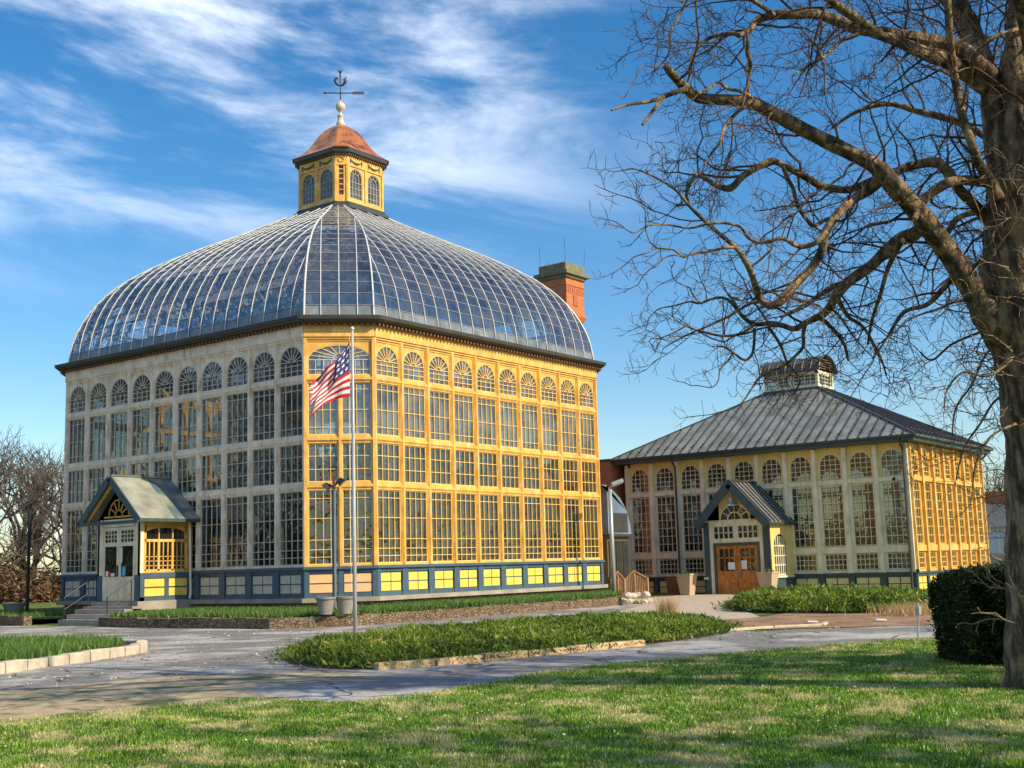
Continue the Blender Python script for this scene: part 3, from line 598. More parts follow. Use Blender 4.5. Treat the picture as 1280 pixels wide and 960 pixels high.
# interior steel: arched lattice trusses and purlins
def inner(h, z): return max(.3, h-.45), z-.35 if z > 12 else z-.1
for i in range(8):
    n, tt, dist, hw = face_info(i)
    S = [-6.15+j*2.05 for j in range(7)] if i % 2 == 0 else [-.9, .9]
    for s in S:
        up_, lo_ = [], []
        for j in range(0, NC+1, 2):
            h, z = DP[j]
            if hw(h) < abs(s): break
            up_.append(Vector(dome_pt(i, s, h, z, -.08))); hi_, zi_ = inner(h, z); lo_.append(Vector(dome_pt(i, s, hi_ if i % 2 == 0 else h-.3, zi_)))
        if len(up_) > 1:
            trs.tube(up_, .05, 4); trs.tube(lo_, .06, 4)
            for j in range(len(up_)-1): trs.tube([up_[j], lo_[j+1]], .025, 3); trs.tube([lo_[j], up_[j+1]], .025, 3)
    for j in (4, 9, 14, 19):
        h, z = DP[j]; w = hw(h); trs.beam(dome_pt(i, -w, h, z, -.10), dome_pt(i, w, h, z, -.10), .09, .12); trs.beam(dome_pt(i, -w*.96, h-.45, z-.25), dome_pt(i, w*.96, h-.45, z-.25), .06, .06)
        m_ = 8 if i % 2 == 0 else 2
        for q in range(m_): s0 = -w+2*w*q/m_; s1 = s0+2*w/m_; trs.tube([dome_pt(i, s0, h, z, -.1), dome_pt(i, s1, h-.45, z-.25)], .015, 3)
glass.build('dome_glass', M['glass_dome'], palm); lowg.build('dome_glass', mat('frosted_low_course', (0.17, 0.20, 0.22), 0.3, 0.35, 2), palm)
ribs.build('dome_rib', M['rib'], palm); bars.build('glazing_bar', M['bar'], palm); trs.build('roof_truss', M['truss'], palm)
# interior gallery frame: columns
ic = MB()
for x in (-5, 5):
    for y in (-5, 0, 5): ic.tube([(CX+x, CY+y, .7), (CX+x, CY+y, 10.5)], .09, 8)
for x in (-5, 5): ic.beam((CX+x, CY-8.8, 10.4), (CX+x, CY+8.8, 10.4), .12, .2); ic.beam((CX-8.8, CY+x, 10.4), (CX+8.8, CY+x, 10.4), .12, .2)
ic.build('column_frame', M['truss'], palm)
fl = MB(); fl.prism([(x, y) for x, y, _ in octa(H, -.3, 0)], .3, .76); fl.build('floor', M['floor'], palm)

# cupola
LH, LK = 1.52, 0.24
LX, LY = CX+.10, CY-.13
cup = MB()   # 0 gold 1 gutter 2 dentil 3 slate 4 garland
cup.loops([octa(LH, d, z, LK, LX, LY) for d, z in ((.02, 17.62), (.26, 17.66), (.26, 17.80), (.12, 17.86), (.12, 17.96), (0, 17.98))], 1)
cw_f, cw_g = win_arch(.80, 1.0, .40, 4, [.22, .5, .78], fan=3, hub=.25, bar=.026)
cwm = (cw_f.mesh('window_sash', mat('grey_sash', (.34, .31, .25), .5)), cw_g.mesh('window_pane', M['glass_top']))
lv = octa(LH, 0, 0, LK, LX, LY); cupw = []
for i in range(8):
    a = lv[i]; b = lv[(i+1) % 8]; d = Vector((b[0]-a[0], b[1]-a[1])); L = d.length; U = (d.x/L, d.y/L); F, Mx = frame(a, U); cup.T = F
    zb, zs = 18.20, 19.20
    if i % 2 == 1:
        cup.box(0, L, 0, .12, 17.98, zb, 0); cup.box(0, L, 0, .12, 19.72, 20.16, 0); cup.box(-.01, L+.01, -.05, 0, 18.0, 18.10, 0)
        for x0, x1 in ((0, (L/2-.80)/2+.0), (L/2-(L/2-.80)/2, L/2+(L/2-.80)/2), (L-(L/2-.80)/2, L)):
            cup.box(x0, x1, 0, .12, zb, 19.72, 0)
        for u in (.05, L/2, L-.05): cup.box(u-.05, u+.05, -.06, 0, 18.10, 19.68, 0)
        cup.box(-.01, L+.01, -.05, 0, 19.68, 19.76, 0)
        for s in (.25, .75):
            uc = L*s; arch_spandrel(cup, uc-.40, uc+.40, zs, 19.72, .40, .40, uc, .0, .12, 0); cupw.append(Mx(uc, .05, zb))
            # swag garland
            pts = [F(uc+.34*q/4, -.03, 19.98-.12*(1-(q/4)**2)) for q in range(-4, 5)]
            T_ = cup.T; cup.T = None; cup.tube(pts, [.02, .03, .04, .045, .05, .045, .04, .03, .02], 5, 4)
            for q in (-.36, .36): cup.tube([F(uc+q, -.03, 20.02), F(uc+q, -.03, 19.80)], [.035, .02], 5, 4)
            cup.T = T_
    else:
        cup.box(0, L, 0, .12, 17.98, 18.3, 0); cup.box(0, L, 0, .12, 19.66, 20.16, 0); cup.box(0, L*.3, 0, .12, 18.3, 19.66, 0); cup.box(L*.7, L, 0, .12, 18.3, 19.66, 0)
        for u in (0, L): cup.box(u-.03, u+.06 if u == 0 else u+.03, -.05, 0, 18.0, 19.66, 0)
        cup.box(-.01, L+.01, -.05, 0, 19.68, 19.76, 0)
        cup.box(L*.3, L*.7, .05, .07, 18.3, 19.66, 5)
        for z in (18.55, 18.8, 19.05, 19.3, 19.5): cup.box(L*.3, L*.7, .03, .055, z-.02, z+.02, 0)
        T_ = cup.T; cup.T = None
        cup.tube([F(L/2+.13*math.cos(q), -.03, 19.93+.11*math.sin(q)) for q in np.linspace(0, 2*PI, 11)], .02, 4, 0); cup.T = T_
cup.T = None
cup.loops([octa(LH, d, z, LK, LX, LY) for d, z in ((.0, 20.14), (.06, 20.16), (.10, 20.20), (.22, 20.26), (.25, 20.42), (.18, 20.45), (-.3, 20.46))], 1)
for i in range(8):
    a = Vector(octa(LH, .09, 20.17, LK, LX, LY)[i]); b = Vector(octa(LH, .09, 20.17, LK, LX, LY)[(i+1) % 8]); L = (b-a).length; n = max(2, int(L/.13)); d = (b-a)/n
    for j in range(n): cup.beam(a+d*(j+.25), a+d*(j+.7), .08, .07, 2)
cupo = cup.build('cupola', [M['gold'], M['gutter'], M['dentil'], M['slab'], mat('green_garland', (.10, .13, .10), .7), mat('dark_stained_glass', (.10, .03, .02), .3)], palm)
for mx_ in cupw:
    o = link('window', cwm[0], cupo, mx_); 
# panes stay within three levels: one sub-part holding the cupola panes
for mx_ in cupw: link('glass', cwm[1], cupo, mx_)
cr_ = MB(); CRP = [(1.78, 20.43), (1.66, 20.52), (1.50, 20.64), (1.32, 20.80), (1.15, 21.02), (1.01, 21.26), (.89, 21.48), (.76, 21.70), (.60, 21.90), (.43, 22.05), (.26, 22.16), (.17, 22.22)]
cr_.loops([octa(h, 0, z, LK, LX, LY) for h, z in CRP], 0, capt=True)
cr_.build('cupola_roof', M['copper'], palm)
fi = MB(); fi.lathe((LX, LY, 0), [(.20, 22.12), (.21, 22.3), (.15, 22.42), (.13, 22.62), (.17, 22.66), (.17, 22.70), (.07, 22.76), (.06, 22.86), (.12, 22.92), (.20, 23.0), (.23, 23.12), (.20, 23.25), (.11, 23.33), (.03, 23.36), (.02, 23.5)], 16)
fin = fi.build('finial', mat('weathered_zinc', (.55, .50, .42), .5, .2, 5), palm, smooth=True)
wv = MB(); R_ = Vector((r0.x, r0.y, 0)); C_ = Vector((LX, LY, 0))
def rp(a, z, d=0): return tuple(C_+R_*a+Vector((math.cos(YAW), math.sin(YAW), 0))*d+Vector((0, 0, z)))
wv.tube([rp(0, 23.3), rp(0, 24.9)], .025, 6)
wv.tube([rp(-.75, 23.83), rp(1.0, 23.77)], .025, 6); wv.tube([rp(-.85, 23.84), rp(-.72, 23.83), rp(-.55, 23.82)], [.004, .05, .01], 6)
for q in range(6):
    a = .55+q*.09
    wv.beam(rp(a, 23.785), rp(a+.10, 23.86), .035, .02); wv.beam(rp(a, 23.785), rp(a+.10, 23.68), .035, .02)
wv.tube([rp(.5, 23.785), rp(1.12, 23.77)], .03, 5)
wv.tube([rp(0, 24.16), rp(-.10, 24.2), rp(-.20, 24.30), rp(-.24, 24.42), rp(-.20, 24.54), rp(-.12, 24.56), rp(-.10, 24.48)], [.03, .045, .06, .07, .05, .04, .02], 6)
wv.tube([rp(0, 24.16), rp(.12, 24.2), rp(.22, 24.30), rp(.27, 24.42), rp(.22, 24.52), rp(.30, 24.58)], [.03, .05, .06, .05, .04, .015], 6)
wv.tube([rp(.15, 24.24), rp(.20, 24.36), rp(.16, 24.50)], [.03, .04, .02], 5)
wv.lathe((LX, LY, 0), [(.02, 24.6), (.05, 24.63), (.03, 24.7), (.02, 24.75)], 8)
for a in (-.14, -.07, 0, .07, .14): wv.tube([rp(0, 24.75), rp(a, 24.98)], [.025, .008], 4)
wv.build('weather_vane', M['black'], palm, smooth=True)

# ------- entrance porch of the palm house (wall plane x = 30.25, facing -X)
PX0, PX1, PYA, PYB = 27.9, 30.2, 38.04, 40.62; PF = .78
po = MB()  # 0 gold 1 blue 2 slab 3 gutter 4 cream
zE = 3.80
po.box(PX0-.15, PX1+.3, PYA-.12, PYB+.12, .45, PF, 2); po.box(PX0, PX1, PYA+.1, PYB-.1, -.1, .45, 5)
# side walls with window opening, front piers
def side(y0, y1, sgn):
    po.box(PX0+.06, PX1-.02, y0, y1, PF, 1.72, 1)
    yo = y0-.05 if sgn < 0 else y1
    po.box(PX0, PX1, yo, yo+.05, 1.60, 1.80, 1); po.box(PX0, PX1, yo+.01, yo+.04, PF, .92, 1)
    for x in (PX0, (PX0+PX1)/2-.06, PX1-.20): po.box(x, x+.18, yo, yo+.05, .92, 1.60, 1)
    po.box(PX0, PX0+.22, y0, y1, 1.72, zE, 0); po.box(PX1-.22, PX1, y0, y1, 1.72, zE, 0); po.box(PX0+.22, PX1-.22, y0, y1, 3.5, zE, 0); po.box(PX0+.22, PX1-.22, y0, y1, 1.72, 1.86, 0)
side(PYA, PYA+.12, -1); side(PYB-.12, PYB, 1)
po.box(PX0, PX0+.14, PYA-.04, PYA+.34, 1.74, zE, 4); po.box(PX0, PX0+.14, PYB-.34, PYB+.04, 1.74, zE, 4)
po.box(PX0, PX0+.2, PYA-.04, PYA+.30, PF, 1.74, 1); po.box(PX0, PX0+.2, PYB-.30, PYB+.04, PF, 1.74, 1)
po.box(PX0, PX0+.14, PYA+.3, PYB-.3, 3.52, zE, 4)
apex = (PX0, (PYA+PYB)/2, 5.12)
ym = (PYA+PYB)/2
po.add([(PX0+.05, PYA-.05, zE), (PX0+.05, PYB+.05, zE), (PX0+.05, ym, 5.15)], [(0, 1, 2), (2, 1, 0)], 6)
porch = po.build('porch', [M['gold'], M['blue'], M['slab'], M['gutter'], M['cream'], M['stonew'], mat('brown_tympanum', (.22, .10, .03), .8)], palm)
pr = MB()
yl, yr, ze, za = PYA-.50, PYB+.50, 3.78, 5.40
for y0, s in ((yl, 1), (yr, -1)):
    for x0, x1, m_ in ((PX0-.42, 29.05, 1), (29.05, 30.22, 0)):
        pr.add([(x0, y0, ze), (x1, y0, ze), (x1, ym, za), (x0, ym, za), (x0, y0, ze-.10), (x1, y0, ze-.10), (x1, ym, za-.12), (x0, ym, za-.12)], [(0, 1, 2, 3), (4, 7, 6, 5), (0, 4, 5, 1), (0, 3, 7, 4), (1, 5, 6, 2)], m_)
    pr.beam((PX0-.45, y0, ze-.10), (PX0-.45, ym, za-.10), .06, .26, 2); pr.beam((PX0-.42, y0, ze-.08), (30.2, y0, ze-.08), .08, .12, 2)
    pr.beam((PX0-.30, y0+s*.25, ze-.02), (PX0-.30, ym, za-.30), .05, .12, 3)
pr.beam((PX0-.44, yl, ze-.13), (PX0-.44, yr, ze-.13), .07, .12, 2); pr.beam((PX0-.40, ym, za+.02), (30.2, ym, za+.02), .12, .06, 0)
pr.build('roof', [M['patina'], mat('stained_metal', (.30, .31, .27), .5, .35, 1.7, metal=.2, col2=(.42, .30, .12), sc2=1.3, lo=.55, hi=.7), M['teal'], M['gold']], porch)
# fan tracery in the gable
ft = MB()
for q in range(1, 6): t = PI*q/6; ft.beam((PX0, ym-math.cos(t)*.22, 3.92+math.sin(t)*.2), (PX0, ym-math.cos(t)*.62, 3.92+math.sin(t)*.62), .04, .04, 0, up=(1, 0, 0))
for r in (.22, .62):
    for q in range(8): t0, t1 = PI*q/8, PI*(q+1)/8; ft.beam((PX0, ym-math.cos(t0)*r, 3.92+math.sin(t0)*r), (PX0, ym-math.cos(t1)*r, 3.92+math.sin(t1)*r), .04, .04, 0, up=(1, 0, 0))
ft.box(PX0-.03, PX0+.03, PYA+.4, PYB-.4, 3.86, 3.92, 0); ft.build('tracery', M['gold'], porch)
def porch_door():
    F, Mx = frame((PX0+.02, PYB-.30), (0, -1)); w = PYB-PYA-.6; g_ = MB(F); mb = MB(F)
    for s in (0, 1):
        a = s*w/2+.01; b = a+w/2-.02; 
        mb.box(a, a+.12, 0, .05, PF+.02, 3.5, 0); mb.box(b-.12, b, 0, .05, PF+.02, 3.5, 0); mb.box(a+.12, b-.12, .0, .05, PF+.02, 1.68, 0); mb.box(a+.12, b-.12, 0, .05, 2.80, 2.95, 0); mb.box(a+.12, b-.12, 0, .05, 3.38, 3.5, 0)
        for i in range(3):
            for j in range(4): x0 = a+.18+i*(b-a-.36)/3; mb.box(x0+.03, x0+(b-a-.36)/3-.03, -.015, 0, PF+.12+j*.2, PF+.26+j*.2, 0)
        for i in range(1, 4): x = a+.12+(b-a-.24)*i/4; mb.box(x-.015, x+.015, .0, .04, 2.95, 3.38, 0)
        for z in (3.09, 3.24): mb.box(a+.12, b-.12, .0, .04, z-.015, z+.015, 0)
        g_.box(a+.12, b-.12, .022, .03, 1.68, 3.38, 0)
    d = mb.build('door', M['cream'], porch); return g_, F, w
g_, Fd, wd_ = porch_door(); g_.build('door_glass', M['glass'], porch)
po_ = MB(Fd)
po_.box(.20, .34, .012, .018, 1.70, 1.90, 0); po_.box(.36, .50, .012, .018, 1.69, 1.86, 1); po_.box(.52, .72, .012, .018, 1.70, 1.82, 0); po_.box(wd_/2+.12, wd_/2+.20, .012, .018, 2.2, 2.75, 0); po_.box(wd_/2+.20, wd_/2+.40, .012, .018, 1.72, 2.05, 2); po_.box(wd_/2-.05, wd_/2-.02, -.05, .0, 1.7, 2.1, 3)
po_.build('door_notice', [M['paper'], M['red'], M['cyan'], M['black']], porch)
def porch_window(y, sgn):
    w = PX1-PX0-.44; F, Mx = frame((PX0+.22, y), (1, 0)) if sgn < 0 else frame((PX1-.22, y), (-1, 0)); mb = MB(F)
    mb.box(0, .06, 0, .06, 1.86, 3.5, 0); mb.box(w-.06, w, 0, .06, 1.86, 3.5, 0); mb.box(0, w, 0, .06, 2.92, 3.02, 0)
    for i in range(1, 3): mb.box(w*i/3-.05, w*i/3+.05, 0, .06, 1.86, 2.92, 0); mb.box(w*i/3-.02, w*i/3+.02, 0, .05, 3.02, 3.5, 0)
    for i in range(3):
        for j in (1, 2): x = w*i/3+w/3*j/3; mb.box(x-.02, x+.02, .01, .05, 1.86, 2.92, 0)
    for z in (2.05, 2.22, 2.38): mb.box(0, w, .01, .05, z-.015, z+.015, 0)
    arch_spandrel(mb, 0.0, w, 3.20, 3.52, w/2, .25, w/2, 0, .06, 0)
    mb.box(0, w, .0, .06, 1.86, 1.92, 0)
    o = mb.build('window', M['gold'], porch); g = MB(F); g.box(0.02, w-.02, .055, .062, 1.9, 3.5, 0); return g
for y, s in ((PYA, -1), (PYB, 1)): porch_window(y, s).build('glass', M['glass'], porch)
pp_ = MB()
for x0 in (PX0+.20, (PX0+PX1)/2+.08):
    for z in (.95, 1.29): pp_.box(x0, x0+.88, PYA-.025, PYA+.01, z, z+.28)
pp_.build('base_panel', M['panel'], porch)
dsp = MB(); dsp.tube([(30.05, PYA-.1, 3.7), (30.1, PYA-.12, 1.0), (30.0, PYA-.2, .8)], .05, 8); dsp.build('downspout', M['cream'], porch)

# steps and rails in front of the porch door
st = MB()
for i in range(4): st.box(27.75-.34*(4-i), 27.80, 37.75+.0, 40.75, -.02, .17*(i+1)+.02-(.0 if i < 3 else .08), 0)
tag(st.build('stone_steps', M['slab']), 'worn grey stone steps leading up to the palm house door', 'steps')
def handrail(y, label):
    mb = MB(); mb.tube([(26.5, y, .02), (26.5, y, .98), (27.6, y, 1.62), (27.75, y, 1.60)], .025, 8); mb.tube([(27.5, y, .6), (27.5, y, 1.56)], .022, 8); mb.tube([(26.5, y, .55), (27.5, y, 1.1)], .018, 6)
    tag(mb.build('handrail', M['black']), label, 'handrail', 'handrails at the porch steps')
handrail(37.95, 'black iron handrail on the right side of the porch steps'); handrail(40.55, 'black iron handrail on the left side of the porch steps')
# low rubble wall of the bed round the palm house, with soil behind
def rubble_wall(name, pts, w, h, label, m='stonew'):
    mb = MB(); P = [Vector((x, y, 0)) for x, y in pts]; Lo, Li = [], []
    for i, p in enumerate(P):
        d = (P[min(i+1, len(P)-1)]-P[max(i-1, 0)]).normalized(); s_ = Vector((-d.y, d.x, 0))*w/2; Lo.append((p-s_, p+s_))
    for (a, b), (c, d) in zip(Lo, Lo[1:]):
        n = max(1, int((c-a).length/.5))
        for i in range(n):
            q = [a+(c-a)*i/n, a+(c-a)*(i+1)/n, b+(d-b)*(i+1)/n, b+(d-b)*i/n]; hh = h*random.uniform(.92, 1.06); o = [Vector((random.uniform(-.02, .02), random.uniform(-.02, .02), 0)) for _ in range(4)]
            mb.add([tuple(x+Vector((0, 0, -.1))) for x in q]+[tuple(x+y+Vector((0, 0, hh))) for x, y in zip(q, o)], [(3, 2, 1, 0), (4, 5, 6, 7), (0, 1, 5, 4), (1, 2, 6, 5), (2, 3, 7, 6), (3, 0, 4, 7)], 0)
    return tag(mb.build(name, M[m]), label, 'wall')
rubble_wall('stone_wall', [(25.9, 37.3), (25.55, 35.2), (25.5, 31.9), (25.6, 28.4), (27.2, 26.9), (30, 26.75), (36, 26.7), (42.2, 26.65)], .34, .32, 'low brown rubble wall edging the bed round the palm house')
rubble_wall('stone_wall', [(25.9, 41.9), (25.9, 44.5), (26.0, 48.5), (26.0, 54)], .34, .36, 'short rubble wall left of the porch steps')
poly_sheet('wall_bed_soil', [(25.6, 37.3), (25.6, 28.5), (27.2, 26.9), (42.3, 26.75), (44, 28.0), (47.2, 30.1), (47, 30.6), (31.5, 30.6), (30.6, 32), (30.6, 37.6)], .30, M['soil'])
poly_sheet('wall_bed_soil', [(26.0, 42.0), (26.0, 54), (30.6, 54), (30.6, 42.0)], .28, M['soil'])
TREE = [
 ('trunk', [(16.271,4.147,-0.678,0.6053),(16.181,4.147,-0.194,0.4882),(16.13,4.119,0.193,0.4296),(15.987,3.976,1.545,0.4003),(15.855,3.816,2.896,0.4101),(15.728,3.747,3.863,0.4686),(15.593,3.783,4.446,0.5467),(15.493,3.773,5.027,0.4686),(15.422,3.724,5.607,0.4101),(15.385,3.654,6.089,0.371)]),
 ('A', [(15.529,3.927,4.208,0.2929),(15.169,4.087,4.478,0.2223),(15.035,4.199,4.701,0.1835),(14.705,4.364,5.164,0.1632),(14.176,4.534,5.619,0.151),(13.767,4.655,5.871,0.1394),(13.564,4.799,6.114,0.1159),(13.369,5.046,6.294,0.1021),(12.95,5.343,6.493,0.1012),(12.414,5.577,6.657,0.0903),(12.101,5.669,6.683,0.0846),(11.924,5.872,6.711,0.0756),(11.755,6.098,6.748,0.0712),(11.524,6.129,6.797,0.0704),(11.213,6.091,6.819,0.0561),(11.01,6.08,6.869,0.0426)]),
 ('a1', [(11.343,6.034,6.699,0.0433),(11.186,6.067,6.633,0.0343),(11.115,6.205,6.585,0.0284),(10.932,6.27,6.502,0.0256),(10.606,6.323,6.385,0.0184),(10.376,6.39,6.274,0.0124)]),
 ('a2', [(11.037,6.142,6.554,0.0256),(10.899,6.147,6.417,0.0253),(10.877,6.227,6.324,0.0237),(10.766,6.255,6.195,0.0185)]),
 ('L1', [(14.924,3.831,5.819,0.1052),(14.85,3.885,6.031,0.0861),(14.748,3.937,6.177,0.0764),(14.499,3.923,6.249,0.0707),(14.33,3.938,6.453,0.0655),(14.316,4.002,6.758,0.0659),(14.31,4.029,7.089,0.0614),(14.146,4.008,7.289,0.0563),(13.895,3.941,7.599,0.0555),(13.783,3.895,7.955,0.0506),(13.812,3.9,8.36,0.0463)]),
 ('L2', [(15.391,3.718,5.8,0.3124),(15.418,3.789,6.381,0.2662),(15.37,3.844,6.927,0.218),(15.237,3.857,7.243,0.1876),(15.251,3.915,7.523,0.1688),(15.382,4.028,7.913,0.1563),(15.449,4.128,8.275,0.1579),(15.34,4.194,8.536,0.1527),(15.159,4.25,9.005,0.132),(15.141,4.285,9.772,0.1023)]),
 ('L3', [(15.464,3.598,5.893,0.3124),(15.435,3.623,6.603,0.2751),(15.375,3.621,7.099,0.246),(15.212,3.59,7.402,0.2053),(15.229,3.548,7.725,0.1764),(15.383,3.548,8.1,0.1487),(15.478,3.523,8.463,0.1398),(15.358,3.416,9.124,0.1194),(15.217,3.269,9.86,0.0791)]),
 ('D', [(15.018,3.819,7.403,0.1367),(14.783,3.928,7.563,0.1261),(14.71,4.065,7.721,0.1168),(14.515,4.238,7.787,0.1019),(14.096,4.464,7.782,0.0909),(13.754,4.652,7.77,0.0852),(13.58,4.893,7.832,0.0853),(13.494,5.097,7.953,0.081),(13.299,5.222,8.002,0.0758),(13.011,5.272,7.935,0.0747),(12.794,5.349,7.87,0.0694),(12.69,5.549,7.884,0.0649),(12.63,5.734,7.86,0.0559),(12.497,5.77,7.717,0.0462),(12.247,5.786,7.557,0.0364),(12.108,5.798,7.532,0.0316),(12.045,5.976,7.544,0.0272),(12.003,6.109,7.502,0.0237),(11.843,6.132,7.359,0.0216),(11.639,6.102,7.161,0.0195),(11.582,6.09,6.999,0.0177),(11.634,6.164,6.905,0.0142)]),
 ('D2', [(15.123,3.879,7.277,0.1278),(14.829,4.074,7.464,0.1172),(14.514,4.181,7.536,0.1159),(14.083,4.279,7.513,0.0994),(13.823,4.387,7.547,0.0844),(13.683,4.54,7.634,0.075),(13.454,4.691,7.669,0.0559)]),
 ('D3', [(13.306,4.548,7.566,0.0642),(13.06,4.698,7.699,0.0639),(12.902,4.826,7.816,0.0637),(12.584,4.854,7.833,0.0582),(12.192,4.96,7.936,0.0528),(11.935,5.163,8.09,0.0438),(11.734,5.439,8.243,0.0263)]),
 ('Af', [(13.76,4.833,6.005,0.0844),(13.683,4.957,5.887,0.075),(13.601,5.097,5.8,0.0703),(13.349,5.163,5.622,0.0694),(13.143,5.281,5.345,0.0642),(13.172,5.366,5.131,0.0597),(13.197,5.515,4.963,0.0601),(13.07,5.596,4.831,0.0644),(12.819,5.652,4.639,0.0635),(12.674,5.701,4.503,0.0585),(12.665,5.825,4.484,0.0543),(12.665,5.919,4.563,0.05),(12.527,5.904,4.678,0.0451),(12.295,5.85,4.822,0.04),(12.156,5.87,4.973,0.038),(12.158,5.97,5.11,0.0356),(12.095,6.097,5.249,0.0295),(11.877,6.145,5.351,0.0265),(11.609,6.162,5.441,0.0236),(11.495,6.212,5.552,0.0209),(11.517,6.307,5.668,0.0184),(11.44,6.418,5.773,0.0158),(11.174,6.499,5.835,0.013),(10.951,6.505,5.817,0.0103),(10.88,6.582,5.798,0.0085)]),
 ('B', [(14.426,4.569,5.522,0.0957),(14.353,4.705,5.444,0.0958),(14.437,4.851,5.449,0.0919),(14.459,5.054,5.341,0.0927),(14.317,5.205,5.151,0.0826),(14.104,5.428,4.942,0.0774),(14.125,5.599,4.804,0.0682),(14.267,5.779,4.683,0.0642),(14.292,5.921,4.607,0.0596),(14.144,6.02,4.529,0.0494),(14.019,6.128,4.447,0.0414),(14.042,6.293,4.514,0.0398),(14.136,6.484,4.584,0.0383),(14.059,6.688,4.592,0.0354),(13.876,6.768,4.701,0.0302),(13.8,6.799,4.827,0.0231),(13.861,6.931,5.002,0.0182)]),
 ('b1', [(14.406,6.001,4.615,0.0401),(14.373,6.118,4.566,0.0342),(14.287,6.133,4.413,0.03),(14.175,6.095,4.242,0.0258),(14.152,6.209,4.123,0.0238),(14.187,6.392,4.028,0.022),(14.038,6.622,3.907,0.018),(13.845,6.657,3.75,0.0158),(13.661,6.764,3.525,0.0128),(13.53,7.063,3.435,0.0099)]),
 ('b2', [(14.704,5.66,5.072,0.0504),(14.476,5.771,5.0,0.045),(14.141,5.84,4.834,0.0394),(13.787,5.874,4.664,0.0348),(13.598,5.961,4.57,0.0307),(13.482,6.066,4.51,0.0239)]),
 ('C', [(15.662,3.825,5.268,0.1385),(15.455,3.936,5.543,0.0986),(15.423,4.077,5.696,0.0892),(15.261,4.179,5.875,0.084),(14.938,4.271,6.034,0.0781),(14.721,4.332,6.227,0.0776),(14.686,4.455,6.367,0.0779),(14.629,4.68,6.373,0.0686),(14.442,4.828,6.289,0.0614),(14.151,4.938,6.171,0.053),(13.952,5.098,6.059,0.0527),(13.93,5.281,6.023,0.053),(13.885,5.452,6.058,0.0532),(13.675,5.555,6.081,0.0529),(13.426,5.578,6.106,0.0522),(13.276,5.678,6.18,0.0473),(13.273,5.822,6.29,0.0429),(13.231,5.943,6.356,0.0478),(13.047,5.995,6.262,0.0474),(12.787,6.095,6.103,0.0468),(12.691,6.231,5.954,0.0515),(12.686,6.402,6.019,0.0377),(12.622,6.5,6.103,0.033),(12.419,6.517,6.106,0.0299),(12.245,6.524,5.96,0.0277),(12.247,6.574,5.837,0.0231),(12.362,6.621,5.767,0.0186),(12.27,6.728,5.758,0.014)]),
 ('C2', [(15.124,3.852,6.019,0.0873),(14.994,3.978,6.096,0.0823),(14.817,4.087,6.087,0.0771),(14.512,4.139,6.035,0.0712),(14.35,4.214,5.983,0.0755),(14.346,4.329,5.948,0.0758),(14.275,4.475,5.834,0.0664),(14.073,4.515,5.651,0.0516),(13.851,4.499,5.484,0.037)]),
 ('c1', [(12.872,5.646,6.15,0.0323),(13.044,5.672,6.044,0.0327),(13.256,5.702,5.974,0.0312),(13.288,5.671,5.76,0.0302),(13.362,5.604,5.597,0.0302),(13.576,5.609,5.565,0.0334),(13.87,5.594,5.684,0.0291),(14.053,5.512,5.767,0.0215)]),
 ('e1', [(12.696,5.102,5.211,0.0398),(12.604,5.192,5.091,0.0371),(12.597,5.332,5.069,0.0355),(12.439,5.375,5.065,0.0308),(12.184,5.398,5.091,0.0278),(12.053,5.49,5.046,0.026),(12.061,5.634,5.065,0.0244),(12.03,5.738,5.141,0.0219),(11.864,5.728,5.213,0.0199),(11.605,5.777,5.213,0.0171),(11.471,5.917,5.203,0.0171),(11.447,6.126,5.194,0.0155),(11.311,6.332,5.241,0.0129),(11.066,6.417,5.197,0.0111),(10.851,6.461,5.083,0.0093),(10.785,6.545,5.138,0.0076)]),
 ('e2', [(11.738,5.765,4.973,0.0241),(11.604,5.83,4.95,0.0214),(11.591,5.967,4.937,0.0189),(11.441,6.081,4.911,0.0171),(11.208,6.091,4.825,0.0152),(11.03,6.113,4.873,0.0134),(10.978,6.263,4.907,0.0117),(10.985,6.359,5.004,0.0093),(10.875,6.337,5.108,0.0075)]),
 ('e3', [(10.992,6.271,4.911,0.0101),(10.839,6.319,4.839,0.01),(10.803,6.445,4.812,0.0084),(10.746,6.491,4.749,0.0067)]),
 ('e4', [(11.163,6.067,4.813,0.0126),(10.998,6.061,4.798,0.0116),(10.938,6.16,4.778,0.01),(10.804,6.27,4.645,0.0066)]),
 ('f1', [(13.834,6.747,4.691,0.0261),(13.661,6.836,4.873,0.024),(13.411,6.884,4.851,0.0207),(13.109,6.926,4.749,0.0185),(12.979,6.997,4.76,0.0165),(12.899,7.164,4.723,0.0136),(12.713,7.27,4.671,0.0106),(12.442,7.25,4.531,0.0076)]),
 ('f2', [(12.81,6.768,4.679,0.0143),(12.749,6.826,4.785,0.0124),(12.704,6.84,4.857,0.0114),(12.481,6.812,4.854,0.0094),(12.339,6.816,4.869,0.0074)]),
 ('f3', [(13.943,6.633,4.558,0.0301),(13.866,6.71,4.476,0.026),(13.68,6.73,4.413,0.0238),(13.419,6.753,4.362,0.0215),(13.32,6.832,4.369,0.0195),(13.243,7.017,4.434,0.0167),(13.056,7.142,4.505,0.0137),(12.795,7.115,4.533,0.0087)]),
 ('f4', [(12.903,7.038,4.449,0.0116),(12.792,7.133,4.369,0.0096),(12.617,7.234,4.291,0.0095),(12.35,7.188,4.25,0.0075)]),
 ('f5', [(13.953,6.63,4.518,0.0261),(13.946,6.637,4.355,0.025),(13.816,6.618,4.164,0.0228),(13.584,6.617,4.067,0.0205),(13.473,6.696,4.152,0.0195),(13.456,6.802,4.234,0.0157),(13.342,6.851,4.235,0.0117)]),
